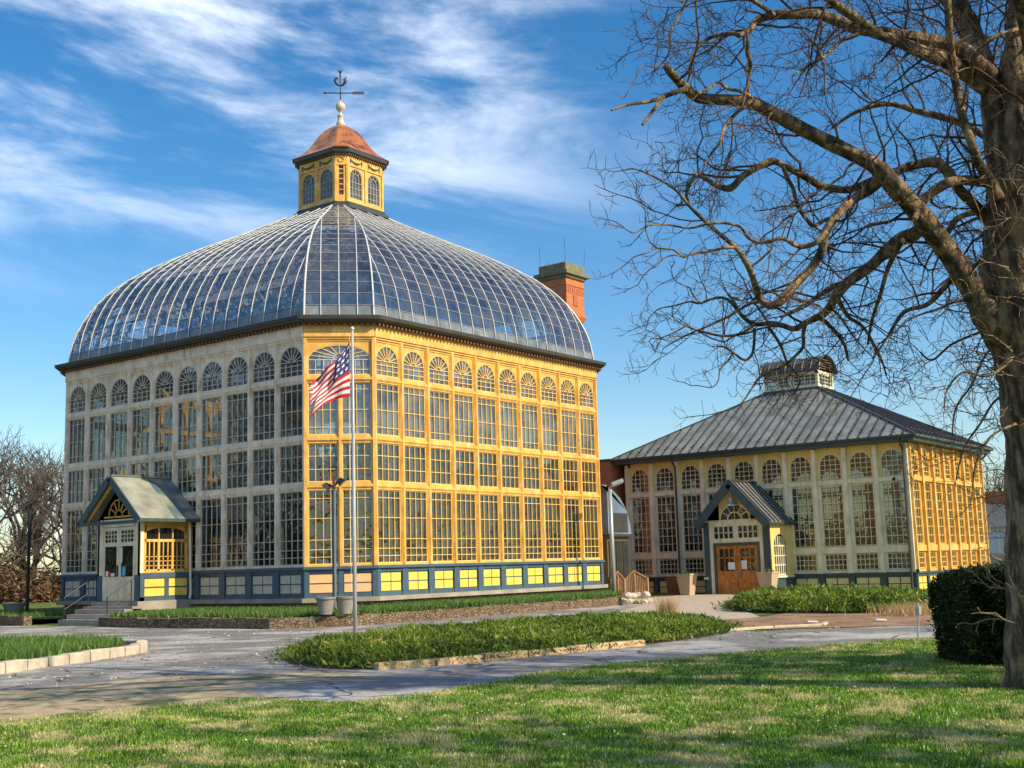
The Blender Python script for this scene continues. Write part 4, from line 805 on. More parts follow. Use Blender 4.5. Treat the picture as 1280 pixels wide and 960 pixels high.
 ('f6', [(13.379,6.649,4.135,0.0155),(13.336,6.731,4.022,0.0136),(13.243,6.774,3.928,0.0126),(13.062,6.71,3.775,0.0105),(12.957,6.745,3.682,0.0085),(12.924,6.907,3.716,0.0067)]),
 ('g1', [(13.337,4.82,7.657,0.0326),(13.209,4.861,7.586,0.0296),(13.093,4.924,7.526,0.0276),(12.797,4.931,7.323,0.0271),(12.542,4.94,7.146,0.024),(12.444,5.006,7.077,0.0213),(12.405,5.086,7.031,0.0177),(12.196,5.173,6.886,0.0123)]),
 ('g2', [(12.54,5.101,7.418,0.0162),(12.566,5.04,7.352,0.017),(12.666,5.03,7.298,0.018),(12.583,4.968,7.14,0.0187),(12.455,4.902,6.894,0.0176),(12.451,4.915,6.684,0.0132)]),
 ('h1', [(11.857,5.544,6.588,0.0349),(11.801,5.519,6.702,0.0287),(11.867,5.531,6.881,0.0289),(11.806,5.475,6.983,0.0348),(11.615,5.416,7.032,0.0292),(11.538,5.362,7.135,0.0256),(11.602,5.395,7.257,0.0206)]),
 ('h2', [(11.785,5.47,6.593,0.0303),(11.634,5.535,6.637,0.0258),(11.605,5.66,6.688,0.0225),(11.467,5.701,6.729,0.0206),(11.24,5.694,6.595,0.0212),(11.073,5.742,6.495,0.0201)]),
 ('h3', [(11.867,5.529,6.596,0.0349),(11.779,5.568,6.508,0.0313),(11.799,5.666,6.474,0.0279),(11.674,5.726,6.336,0.026),(11.483,5.695,6.167,0.0222),(11.394,5.684,6.043,0.0195),(11.425,5.78,5.976,0.0171),(11.449,5.864,5.913,0.0137),(11.327,5.874,5.761,0.0102)]),
 ('i1', [(11.605,5.878,7.962,0.023),(11.459,6.009,7.762,0.0194),(11.466,6.099,7.662,0.0177),(11.33,6.102,7.493,0.0166),(11.132,6.048,7.325,0.0146),(11.053,6.038,7.204,0.0137),(11.122,6.084,7.087,0.0129),(11.109,6.162,6.969,0.0112),(10.936,6.155,6.857,0.0094),(10.687,6.157,6.795,0.0084),(10.615,6.175,6.734,0.0067)]),
 ('j1', [(15.305,3.308,7.918,0.0488),(15.138,3.459,7.936,0.0341),(14.932,3.559,7.864,0.029),(14.605,3.629,7.711,0.0285),(14.431,3.718,7.598,0.0264)]),
 ('bk1', [(16.788,4.121,6.856,0.0752),(16.741,4.41,7.249,0.0543),(16.757,4.819,7.582,0.0664),(16.837,5.271,7.835,0.0565),(16.744,5.684,8.033,0.0457),(16.579,6.098,7.97,0.0345),(16.6,6.479,7.829,0.0233)]),
 ('bk2', [(16.202,3.971,7.214,0.0937),(16.329,4.323,8.12,0.0642),(16.391,4.783,9.313,0.0551),(16.578,5.487,9.85,0.0458),(16.727,6.133,9.993,0.0354),(16.801,6.668,9.939,0.024)]),
 ('bk3', [(16.559,4.183,4.431,0.026),(16.685,4.586,4.286,0.0212),(16.978,4.912,3.923,0.0196),(17.405,5.281,3.668,0.0179),(17.812,5.493,3.319,0.0138)]),
 ('bk4', [(16.425,4.157,5.257,0.0521),(16.529,4.548,5.45,0.0425),(16.722,4.987,5.338,0.0545),(17.097,5.456,5.133,0.045),(17.318,5.878,5.114,0.0346),(17.474,6.192,4.826,0.0234)]),
 ('bk5', [(16.342,4.065,6.08,0.0521),(16.56,4.499,6.161,0.0428),(16.872,4.911,6.198,0.0551),(17.451,5.279,5.98,0.0458),(18.117,5.341,5.695,0.0354)]),
 ('bk6', [(16.163,4.039,3.742,0.0252),(16.312,4.436,3.593,0.0206),(16.542,4.727,3.326,0.0189),(16.966,5.085,3.064,0.0163),(17.416,5.365,2.666,0.0123)]),
 ('bk10', [(15.251,3.91,4.415,0.0289),(15.202,4.252,4.308,0.0234),(15.296,4.626,4.221,0.0198),(15.454,4.937,4.077,0.0182),(15.464,5.084,4.2,0.0132)]),
 ('bk11', [(15.11,3.887,3.907,0.0285),(14.797,4.091,3.705,0.0207),(14.587,4.3,3.754,0.0188),(14.502,4.473,3.575,0.015),(14.334,4.486,3.325,0.0111)]),
 ('bk12', [(15.215,3.933,3.154,0.0238),(14.793,4.103,2.997,0.0187),(14.574,4.248,2.669,0.0166),(14.491,4.298,2.301,0.011)]),
 ('bk13', [(14.723,5.836,4.937,0.0406),(15.036,5.829,4.713,0.0309),(15.505,5.806,4.618,0.0252),(15.867,5.751,4.281,0.0213),(16.024,5.74,4.027,0.0139)]),
 ('bk14', [(14.054,6.492,4.533,0.0301),(14.282,6.448,4.332,0.0253),(14.615,6.505,4.121,0.0206),(14.875,6.469,3.936,0.0166),(14.845,6.58,3.736,0.0125)]),
 ('bk7', [(13.794,4.637,5.252,0.0462),(14.068,4.925,5.018,0.0379),(14.247,5.11,4.737,0.0288),(14.515,5.327,4.513,0.0245),(14.958,5.564,4.302,0.0202)]),
 ('bk8', [(14.616,6.044,4.673,0.0406),(14.872,5.988,4.556,0.0308),(15.129,5.945,4.374,0.0259),(15.505,6.053,4.222,0.0211)]),
 ('bk9', [(12.287,5.373,7.686,0.0359),(11.983,5.493,7.793,0.0311),(11.585,5.538,7.753,0.0261),(11.226,5.6,7.593,0.0213),(10.933,5.821,7.617,0.0169)]),
 ('of1', [(15.76,3.325,5.399,0.2441),(15.786,2.624,6.261,0.1534),(15.729,1.819,7.425,0.1123),(15.891,1.085,8.439,0.0741),(16.111,0.388,9.27,0.0459)]),
 ('of2', [(15.485,3.45,6.372,0.1953),(14.251,3.147,7.314,0.1274),(12.725,3.067,8.372,0.0838),(11.312,3.192,9.303,0.0545),(10.057,3.326,9.622,0.0361)]),
 ('of3', [(15.142,3.429,8.31,0.1367),(13.909,3.328,9.284,0.0918),(12.114,3.929,9.888,0.0598),(10.609,4.594,9.987,0.0402),(9.266,5.196,9.742,0.0227)]),
 ('of4', [(15.142,3.429,8.31,0.1367),(15.83,3.165,10.653,0.1024),(16.001,3.543,12.62,0.0746),(16.036,4.495,14.324,0.056),(16.088,5.6,15.59,0.0354)]),
]
# ================================================================== PAVILION
VX, VY0, VY1, VX1 = 57.87, 20.0, 35.6, 69.2
pav = thing('pavilion', 'lower cream glass pavilion with a grey hipped metal roof and small barrel topped lantern', 'pavilion', (63.5, 27.8, 0))
vt = {'arch': win_arch(1.12, .70, .56, 4, [.24, .48, .72, .96], fan=0, grid=True, bar=.028), 'tall': win_rect(1.12, 2.96, 4, [i/7 for i in range(1, 7)], bar=.028), 'low': win_rect(1.12, .76, 5, [.34, .67], bar=.028)}
vm = {k_: (f.mesh('window_sash', M['cream']), g.mesh('window_pane', M['glass']), f.mesh('window_sash', M['mull'])) for k_, (f, g) in vt.items()}
vfar_f, vfar_g, vfar_p = MB(), MB(), MB()
def pav_wall(p0, U, L, nb, front, mats, skip=()):
    F, Mx = frame(p0, U); mb = MB(F); B = L/nb; ww = 1.12
    mb.box(0, L, .05, .4, -1.3, -.18, 3); mb.box(-.05, L+.05, -.12, .4, -.18, -.10, 3)
    mb.box(0, L, .03, .3, -.10, .80, 1); mb.box(-.02, L+.02, -.03, .02, .66, .79, 1); mb.box(-.02, L+.02, -.03, .02, -.10, .0, 1); mb.box(-.05, L+.05, -.11, .28, .79, .88, 1)
    for z0, z1 in ((.88, 1.0), (1.80, 2.15), (5.15, 5.42)):
        mb.box(0, L, 0, .2, z0, z1, 0)
        if z0 > 1: mb.box(0, L, -.08, -.001, z0+.03, z1-.03, 0)
    mb.box(0, L, 0, .2, 6.80, 7.0, 2)
    for i in range(nb+1):
        u = i*B; g = (B-ww)/2; mb.box(max(0, u-g), min(L, u+g), .003, .197, .88, 5.42, 0); mb.box(max(0, u-g), min(L, u+g), .003, .197, 5.42, 6.8, 2)
        mb.box(max(-.03, u-.10), min(L+.03, u+.10), -.15, .003, .88, 6.95, 0); mb.box(max(-.03, u-.15), min(L+.03, u+.15), -.17, .003, .87, .98, 0)
        mb.box(max(-.03, u-.13), min(L+.03, u+.13), -.06, .02, -.10, .79, 1)
    for i in range(nb):
        uc = (i+.5)*B; arch_spandrel(mb, uc-ww/2, uc+ww/2, 6.14, 6.8, ww/2, .56, uc, .02, .18, 2)
        pm = MB()
        for j in (0, 1):
            for q in (0, 1): x0 = -.57+j*.6; z0 = .03+q*.325; pm.box(x0, x0+.54, -.02, .0, z0, z0+.28, 0)
        for nm, z0 in (('low', 1.02), ('tall', 2.17), ('arch', 5.44)):
            if (i, nm) in skip: continue
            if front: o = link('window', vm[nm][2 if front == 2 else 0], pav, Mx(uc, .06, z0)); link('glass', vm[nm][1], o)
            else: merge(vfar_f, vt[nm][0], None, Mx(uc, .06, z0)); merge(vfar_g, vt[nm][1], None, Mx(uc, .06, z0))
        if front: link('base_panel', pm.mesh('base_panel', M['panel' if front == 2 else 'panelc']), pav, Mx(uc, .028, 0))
        else: merge(vfar_p, pm, None, Mx(uc, .028, 0))
    return mb.build('wall', mats, pav)
LV = VY1-VY0; LX = VX1-VX
ms = [M['cream'], M['teal'], M['creamy'], M['slab']]; mg = [M['gold'], M['teal'], M['gold'], M['slab']]  # mg: sunlit side, its warm light put into the paint as gold
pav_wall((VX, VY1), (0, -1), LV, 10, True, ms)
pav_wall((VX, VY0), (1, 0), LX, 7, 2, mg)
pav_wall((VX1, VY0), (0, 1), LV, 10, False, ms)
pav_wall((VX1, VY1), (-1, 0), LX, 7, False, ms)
tag(vfar_f.build('window', M['cream'], pav), kind='stuff'); tag(vfar_g.build('glass', M['glass'], pav), kind='stuff'); tag(vfar_p.build('base_panel', M['panelc'], pav), kind='stuff')
# roof
rf = MB(); OV = .62; e0, e1, f0, f1 = VX-OV, VX1+OV, VY0-OV, VY1+OV; zr0, zr1 = 7.30, 10.72
q0, q1, g0, g1 = 62.5, 64.6, 26.15, 29.3
E_ = [(e0, f0, zr0), (e1, f0, zr0), (e1, f1, zr0), (e0, f1, zr0)]; T_ = [(q0, g0, zr1), (q1, g0, zr1), (q1, g1, zr1), (q0, g1, zr1)]
rf.add(E_+T_, [(0, 1, 5, 4), (1, 2, 6, 5), (2, 3, 7, 6), (3, 0, 4, 7), (4, 5, 6, 7), (3, 2, 1, 0)], 0)
rf.loops([[(x, y, 7.0) for x, y in ((VX-.1, VY0-.1), (VX1+.1, VY0-.1), (VX1+.1, VY1+.1), (VX-.1, VY1+.1))], [(x, y, 7.0) for x, y in ((e0+.12, f0+.12), (e1-.12, f0+.12), (e1-.12, f1-.12), (e0+.12, f1-.12))], [(x, y, 7.26) for x, y in ((e0+.08, f0+.08), (e1-.08, f0+.08), (e1-.08, f1-.08), (e0+.08, f1-.08))]], 1)
for a, b in zip([(e0, f0), (e1, f0), (e1, f1), (e0, f1)], [(e1, f0), (e1, f1), (e0, f1), (e0, f0)]): rf.beam((*a, 7.24), (*b, 7.24), .12, .11, 2)
for a, b in zip(E_, T_): rf.beam((a[0], a[1], a[2]+.02), (b[0], b[1], b[2]+.02), .14, .06, 2)
def seam_face(A, B, C, D, n):
    A, B, C, D = map(Vector, (A, B, C, D)); eu = (B-A); L = eu.length; eu.normalize(); tw = (D-A)
    for i in range(1, n):
        s = L*i/n; p = A+eu*s
        # straight up the slope until hip or ridge
        sa = (D-A).dot(eu); sb = (C-A).dot(eu); up_ = (D-A)-eu*sa; f = 1.0
        if s < sa: f = s/sa
        if s > sb: f = (L-s)/(L-sb)
        rf.beam(p+Vector((0, 0, .03)), p+up_*f+Vector((0, 0, .03)), .045, .07, 2)
        nn = eu.cross(up_).normalized(); 
        if f > .12:
            for t in (.07, .11): c = p+up_*t+nn*.07; rf.beam(c-eu*.05, c+eu*.05, .05, .08, 2)
seam_face(E_[3], E_[0], T_[0], T_[3], 31); seam_face(E_[0], E_[1], T_[1], T_[0], 23); seam_face(E_[1], E_[2], T_[2], T_[1], 31); seam_face(E_[2], E_[3], T_[3], T_[2], 23)
rf.build('roof', [M['roof'], M['teal'], M['seam']], pav)
# lantern on the roof
ln = MB(); z0, z1 = 10.66, 11.66
ln.box(q0-.08, q1+.08, g0-.08, g1+.08, z0, z0+.14, 1)
for x, y in ((q0, g0), (q0, g1-.14), (q1-.14, g0), (q1-.14, g1-.14), (q0, (g0+g1)/2-.07), (q1-.14, (g0+g1)/2-.07)): ln.box(x, x+.14, y, y+.14, z0+.14, z1, 0)
for a, b, c, d in ((q0, q1, g0, g0+.12), (q0, q1, g1-.12, g1), (q0, q0+.12, g0+.12, g1-.12), (q1-.12, q1, g0+.12, g1-.12)): ln.box(a, b, c, d, z1-.12, z1+.04, 0); ln.box(a+.01, b-.01, c+.01, d-.01, z0+.14, z0+.26, 0)
n = 14; rx = (q1-q0)/2+.16; xm = (q0+q1)/2; rz = .92
for y in (g0+.03, g1-.03):
    P_ = [(xm-(rx-.1)*math.cos(PI*i/n), y, z1+.04+(rz-.08)*math.sin(PI*i/n)) for i in range(n+1)]; ln.add(P_, [tuple(range(n+1)), tuple(range(n+1))[::-1]], 0)
for i in range(5): z = z1+.16+i*.13; w = (rx-.3)*math.sqrt(max(0, 1-((z-z1)/rz)**2)); ln.box(xm-w, xm+w, g0-.03, g0+.03, z, z+.05, 2)
lan = ln.build('lantern', [M['cream'], M['teal'], M['dentil']], pav)
br = MB()
for i in range(n):
    a0, a1 = PI*i/n, PI*(i+1)/n; P_ = [(xm-rx*math.cos(a), z1+rz*math.sin(a)) for a in (a0, a1)]
    br.add([(P_[0][0], g0-.16, P_[0][1]), (P_[1][0], g0-.16, P_[1][1]), (P_[1][0], g1+.16, P_[1][1]), (P_[0][0], g1+.16, P_[0][1])], [(3, 2, 1, 0), (0, 1, 2, 3)], 0)
for j in range(8):
    y = g0-.16+(g1-g0+.32)*j/7; pts = [(xm-(rx+.01)*math.cos(PI*i/n), y, z1+(rz+.01)*math.sin(PI*i/n)) for i in range(n+1)]; br.tube(pts, .035 if 0 < j < 7 else .06, 5, 1)
br.build('roof', [mat('grey_barrel_roof', (.19, .20, .205), .5, .2, 2, metal=.1), M['seam']], lan)
lw_f, lw_g = MB(), MB()
def lwin(F, w):
    a, b = win_rect(w, .60, 4, [.33, .67], bar=.03); return a, b
for (p, U, w) in (((q0, g1), (0, -1), 1.3), ((q0, (g0+g1)/2), (0, -1), 1.3), ((q0, g0), (1, 0), q1-q0-.5), ((q1, g0), (0, 1), 1.3), ((q1, (g0+g1)/2), (0, 1), 1.3)):
    F, Mx = frame(p, U); span = (g1-g0)/2 if U[0] == 0 else q1-q0; a, b = lwin(F, w); mx_ = Mx(span/2, .06, z0+.27)
    o = link('window', a.mesh('window_sash', M['cream']), lan, mx_); link('glass', b.mesh('window_pane', M['glass']), lan, mx_)
# downspouts, floor, inner partition
def spout(x, y, zt=7.2, zb=-.1, nx=-1):
    mb = MB(); mb.tube([(x-.62*(nx < 0), y-.62*(nx > 0), zt), (x-.45*(nx < 0), y-.45*(nx > 0), zt-.3), (x-.20*(nx < 0), y-.20*(nx > 0), zt-.55), (x-.20*(nx < 0), y-.20*(nx > 0), zb)], .055, 8); mb.build('downspout', M['gutter'], pav)
spout(VX, VY1-2*1.56, zb=-.1); spout(VX-.02, VY0+.15, zb=-.6); spout(VX1, VY0+.1, nx=1)
fp = MB(); fp.box(VX+.3, VX1-.3, VY0+.3, VY1-.3, -.3, .0); fp.build('floor', M['floor'], pav)
sc = MB(); sc.tube([(VX-.2, VY0+.65, 5.28), (VX-.32, VY0+.65, 5.22)], .07, 10); sc.build('security_camera', M['black'], pav)
# pavilion porch
QX, QY0, QY1 = 55.13, 26.1, 29.6; qm = (QY0+QY1)/2
pq = MB()  # 0 yellow 1 teal 2 cream 3 slab
zw = 3.55
pq.box(QX+.02, VX, QY0+.02, QY0+.16, -.2, .74, 1); pq.box(QX+.02, VX, QY1-.16, QY1-.02, -.2, .74, 1)
pq.box(QX-.06, VX, QY0-.06, QY0+.18, .74, .84, 2); pq.box(QX-.06, VX, QY1-.18, QY1+.06, .74, .84, 2)
for y0 in (QY0, QY1-.14):
    pq.box(QX+.05, QX+.55, y0, y0+.14, .84, zw, 0); pq.box(QX+2.0, VX, y0, y0+.14, .84, zw, 0); pq.box(QX+.55, QX+2.0, y0, y0+.14, 3.0, zw, 0)
    T0 = pq.T; pq.T = (lambda x, v, z, y0=y0: (x, y0+v, z)); arch_spandrel(pq, QX+.55, QX+2.0, 2.3, 3.0, .725, .55, QX+1.275, 0, .14, 0); pq.T = T0
pq.box(QX, QX+.16, QY0, QY0+.30, -.2, zw, 1); pq.box(QX, QX+.16, QY1-.30, QY1, -.2, zw, 1)
pq.box(QX+.03, QX+.13, QY0+.30, QY0+.50, -.2, zw, 2); pq.box(QX+.03, QX+.13, QY1-.50, QY1-.30, -.2, zw, 2)
pq.box(QX+.0, QX+.15, QY0+.5, QY1-.5, 2.38, 2.50, 1); pq.box(QX+.0, QX+.15, QY0+.5, QY0+.62, -.15, 2.38, 1); pq.box(QX+.0, QX+.15, QY1-.62, QY1-.5, -.15, 2.38, 1)
pq.box(QX+.04, QX+.12, QY0+.5, QY1-.5, 2.5, 2.72, 2); pq.box(QX+.04, QX+.12, QY0+.5, QY1-.5, 3.30, 3.56, 2); pq.box(QX+.04, QX+.12, qm-.1, qm+.1, 2.72, 3.30, 2)
# gable with the fan window cut out
T0 = pq.T; pq.T = (lambda u, v, z: (QX+.04+v, u, z)); 
roofz = lambda u: 5.38-abs(u-qm)*1.078
ua = [qm-.86*math.cos(PI*i/16) for i in range(17)]; za_ = [3.62+.78*math.sin(PI*i/16) for i in range(17)]
for i in range(16):
    a_, b_q = ua[i], ua[i+1]; pq.add([(a_, 0, za_[i]), (b_q, 0, za_[i+1]), (b_q, 0, roofz(b_q)), (a_, 0, roofz(a_)), (a_, .08, za_[i]), (b_q, .08, za_[i+1]), (b_q, .08, roofz(b_q)), (a_, .08, roofz(a_))], [(0, 1, 2, 3), (5, 4, 7, 6), (1, 0, 4, 5)], 0)
for s_ in (-1, 1): pq.add([(qm+s_*.86, 0, 3.62), (qm+s_*1.62, 0, 3.62), (qm+s_*.86, 0, roofz(qm+.86))], [(0, 1, 2), (2, 1, 0)], 0)
pq.T = T0
pq.box(QX+.04, QX+.12, QY0+.1, qm-.86, 3.55, 3.63, 0); pq.box(QX+.04, QX+.12, qm+.86, QY1-.1, 3.55, 3.63, 0)
pporch = pq.build('porch', [M['creamy'], M['teal'], M['cream'], M['slab']], pav)
fw = MB()
for r in (.38, .80):
    for q in range(10): t0, t1 = PI*q/10, PI*(q+1)/10; fw.beam((QX+.03, qm-math.cos(t0)*r, 3.64+math.sin(t0)*r*.92), (QX+.03, qm-math.cos(t1)*r, 3.64+math.sin(t1)*r*.92), .06, .05, 0, up=(1, 0, 0))
for q in range(1, 6): t = PI*q/6; r0_ = .38 if q != 3 else .0; fw.beam((QX+.03, qm-math.cos(t)*r0_, 3.64+math.sin(t)*r0_*.92), (QX+.03, qm-math.cos(t)*.8, 3.64+math.sin(t)*.74), .04, .04, 0, up=(1, 0, 0))
fw.box(QX-.0, QX+.06, qm-.9, qm+.9, 3.56, 3.63, 0)
for y0, y1 in ((QY0+.55, qm-.12), (qm+.12, QY1-.55)):
    for i in range(5): y = y0+(y1-y0)*i/4; fw.box(QX+.02, QX+.09, y-.025, y+.025, 2.72, 3.30, 0)
    fw.box(QX+.02, QX+.09, y0, y1, 2.98, 3.02, 0)
fo = fw.build('window', M['cream'], pporch)
gq = MB(); gq.box(QX+.085, QX+.095, QY0+.5, QY1-.5, 2.7, 3.3); gq.add([(QX+.085, qm-.86*math.cos(PI*i/12), 3.62+.78*math.sin(PI*i/12)) for i in range(13)], [tuple(range(13))]); 
gq.build('glass', M['glass'], fo)
for y in (QY0+.07, QY1-.07): gq = MB(); gq.add([(QX+.55, y, .84), (QX+2.0, y, .84), (QX+2.0, y, 2.9), (QX+.55, y, 2.9)], [(0, 1, 2, 3)]); gq.build('glass', M['glass'], pporch)
for y in (QY0+.04, QY1-.04):
    sw = MB()
    for i in range(7): x = QX+.55+1.45*i/6; sw.box(x-.03, x+.03, y-.03, y+.03, .84, 2.3 if i in (0, 6) else 2.75, 0)
    for z in (.9, 1.35, 1.8, 2.28): sw.box(QX+.55, QX+2.0, y-.025, y+.025, z-.025, z+.025, 0)
    sw.build('window', M['cream'], pporch)
dr = MB(); F, Mx = frame((QX+.06, QY1-.62), (0, -1)); dr.T = F; dw = QY1-QY0-1.24
gdr = MB(F)
for s in (0, 1):
    a = s*dw/2+.01; b = a+dw/2-.02
    dr.box(a, a+.17, 0, .06, -.12, 2.36, 0); dr.box(b-.17, b, 0, .06, -.12, 2.36, 0)
    for z0_, z1_ in ((-.12, .10), (.52, .60), (.98, 1.12), (2.2, 2.36)): dr.box(a+.17, b-.17, 0.002, .058, z0_, z1_, 0)
    dr.box(a+.17, b-.17, .02, .04, .10, .98, 0); dr.box((a+b)/2-.05, (a+b)/2+.05, .004, .056, .10, .98, 0)
    for i in range(1, 3): x = a+.17+(b-a-.34)*i/3; dr.box(x-.025, x+.025, .01, .05, 1.12, 2.2, 0)
    dr.box(a+.17, b-.17, .01, .05, 1.74, 1.80, 0)
    gdr.box(a+.17, b-.17, .026, .034, 1.12, 2.2, 0)
dr.build('door', M['wood'], pporch); gdr.build('door_glass', M['glass'], pporch)
hd = MB(F)
for s in (-.07, .07): hd.box(dw/2+s-.018, dw/2+s+.018, -.06, -.04, .82, 1.12, 0); hd.box(dw/2+s-.012, dw/2+s+.012, -.05, 0, .84, .87, 0); hd.box(dw/2+s-.012, dw/2+s+.012, -.05, 0, 1.07, 1.10, 0)
hd.build('door_handle', M['galv'], pporch)
for q_ in ((.62, .98, -.006, .0, 1.2, 1.55, 0), (dw-.92, dw-.62, -.006, 0, 1.2, 1.62, 0)): nt_ = MB(F); nt_.box(*q_); nt_.build('door_notice', M['paper'], pporch)
prf = MB(); yl, yr, ze, za = QY0-.18, QY1+.18, 3.42, 5.50
for y0, s in ((yl, 1), (yr, -1)):
    prf.add([(QX-.45, y0, ze), (VX, y0, ze), (VX, qm, za), (QX-.45, qm, za), (QX-.45, y0, ze-.12), (VX, y0, ze-.12), (VX, qm, za-.14), (QX-.45, qm, za-.14)], [(0, 1, 2, 3), (3, 2, 1, 0), (4, 7, 6, 5), (0, 4, 5, 1)], 0)
    for i in range(8): x = QX-.42+i*.44; prf.beam((x, y0, ze+.03), (x, qm, za+.03), .05, .07, 1)
    prf.beam((QX-.47, y0-.02, ze-.12), (QX-.47, qm, za-.14), .07, .42, 2)
    prf.beam((QX-.45, y0, ze-.06), (VX, y0, ze-.06), .10, .12, 1)
prf.beam((QX-.45, qm, za+.04), (VX, qm, za+.04), .14, .06, 1); prf.build('roof', [M['roofl'] if 'roofl' in M else mat('pale_seamed_roof', (.42, .42, .41), .4, .1, 2, metal=.3), M['seam'], M['teal']], pporch)
pl = MB(); pl.tube([(QX-.3, qm, 5.1), (QX-.3, qm, 4.75)], .03, 6); pl.lathe((QX-.3, qm, 4.28), [(.34, 0), (.32, .05), (.14, .14), (.10, .2), (.13, .3), (.11, .42), (.05, .46)], 14); pl.build('porch_light', M['galv'], pporch, smooth=True)
sp = MB(); sp.tube([(QX-.38, QY0-.25, 3.4), (QX-.1, QY0-.1, 3.1), (QX-.1, QY0-.1, 1.15), (QX-.05, QY0-.3, .95), (QX-.05, QY0-.32, -.1)], .05, 8); sp.build('downspout', M['gutter'], pporch)

# ================================================================== BUILDINGS BEHIND
bh = thing('brick_building', 'red brick building with a stepped parapet and tall corbelled chimney behind the palm house', 'building', (60, 41, 0))
b_ = MB(); b_.box(57.2, 72, 36.3, 46, -.2, 6.9, 0); b_.box(53.3, 57.2, 40.0, 46, -.2, 6.9, 0); b_.box(57.2, 72, 36.28, 46.02, 6.9, 7.25, 0); b_.box(53.2, 57.25, 39.9, 46.1, 6.9, 6.98, 1); b_.box(57.1, 72.1, 36.18, 46.1, 7.25, 7.35, 1)
b_.build('wall', [M['brick'], M['gutter']], bh)
ch = MB(); x0, x1, y0, y1 = 53.55, 55.25, 36.28, 37.95
def sqr(d, z): return [(x0-d, y0-d, z), (x1+d, y0-d, z), (x1+d, y1+d, z), (x0-d, y1+d, z)]
ch.loops([sqr(-.18, -.1), sqr(-.18, 14.5), sqr(0, 14.75), sqr(.1, 14.95), sqr(.1, 15.02), sqr(0, 15.05), sqr(0, 16.55), sqr(.04, 16.58), sqr(.04, 16.7), sqr(0, 16.72), sqr(0, 16.95)], 0)
ch.loops([sqr(0, 16.951), sqr(.10, 17.0), sqr(.12, 17.1), sqr(.26, 17.16), sqr(.26, 17.34), sqr(.05, 17.40), sqr(.06, 17.78), sqr(.0, 17.84)], 1, capt=True)
for i in range(3): ch.box(x0+.18+i*.5, x0+.18+i*.5+.25, y0+.09, y0+.19, 12.8, 14.3, 2); ch.box(x0+.09, x0+.19, y0+.18+i*.5, y0+.43+i*.5, 12.8, 14.3, 2)
ch.box(x0+.65, x1-.65, y0-.04, y0, 15.5, 16.1, 2); ch.box(x0-.04, x0, y0+.65, y1-.65, 15.5, 16.1, 2)
for i in range(9): ch.box(x0+i*.2, x0+i*.2+.1, y0-.02, y0, 16.15, 16.5, 2)
chim = ch.build('chimney', [M['brick'], mat('olive_stone_cap', (.17, .16, .10), .8, .3, 3), M['brickd']], bh)
for x, y, h, dx in ((x0, y0, 1.5, 0), (x1, y0, 1.2, .3), (x0, y1, 1.2, 0), (x0+.8, y1, .6, 0)):
    rod = MB(); rod.tube([(x, y, 17.3), (x+dx, y, 17.7+h)], .012, 4); rod.build('lightning_rod', M['black'], chim)
lk = thing('link_building', 'small dark link building with curved glass roof between the palm house and pavilion', 'building', (49.7, 33.5, 0))
l_ = MB(); l_.box(48.7, 50.6, 31.2, 36.2, -.2, 2.98, 0)
for i in range(3): l_.box(48.8+i*.6, 49.3+i*.6, 31.16, 31.2, 1.0, 2.7, 1)
for i in range(5): l_.box(50.6, 50.64, 31.3+i*.95, 32.05+i*.95, 1.0, 2.7, 1)
l_.build('wall', [mat('dark_olive_wall', (.11, .09, .05), .7), mat('dim_window_glass', (.035, .04, .04), .15)], lk)
l2 = MB(); cur = [(0, 2.95), (.08, 3.5), (.35, 4.1), (.9, 4.7), (1.7, 5.15), (2.6, 5.3)]
prof_ = [(50.75-d, z) for d, z in cur]+[(48.7, 5.3), (48.7, 2.95)]
l2.loops([[(x, 31.1, z) for x, z in prof_], [(x, 36.3, z) for x, z in prof_]], 0, capb=True, capt=True)
for i in range(9): l2.tube([(50.77-d, 31.12+i*.64, z+.02) for d, z in cur], .02, 4, 1)
l2.box(48.9, 50.4, 31.08, 31.1, 3.1, 4.0, 1); l2.box(48.6, 50.85, 31.0, 31.1, 2.9, 3.02, 1)
l2.build('roof', [mat('blue_grey_glazing', (.16, .22, .32), .25, .2, 1), M['gutter']], lk)
gh = thing('greenhouse', 'distant white glazed greenhouse with red brick gable behind the big tree', 'greenhouse', (100, 24, 0))
g_ = MB(); g_.box(94, 112, 15, 28.5, -.5, 1.6, 0); g_.box(94.2, 111.8, 15.2, 28.3, 1.6, 3.5, 1)
g_.add([(93.8, 15, 3.5), (93.8, 28.7, 3.5), (97.5, 28.7, 5.4), (97.5, 15, 5.4)], [(0, 1, 2, 3), (3, 2, 1, 0)], 2); g_.box(97.5, 110, 15, 28.7, 3.5, 6.3, 3)
for i in range(14): g_.box(94.0, 94.2, 15.2+i, 15.3+i, 1.6, 3.5, 4)
g_.build('wall', [mat('pale_stone', (.45, .40, .30), .9, .2, 2), mat('white_panes', (.62, .66, .74), .3, .15, .8), mat('grey_glazing', (.24, .25, .26), .4, .2, .6), M['brick'], M['white']], gh)

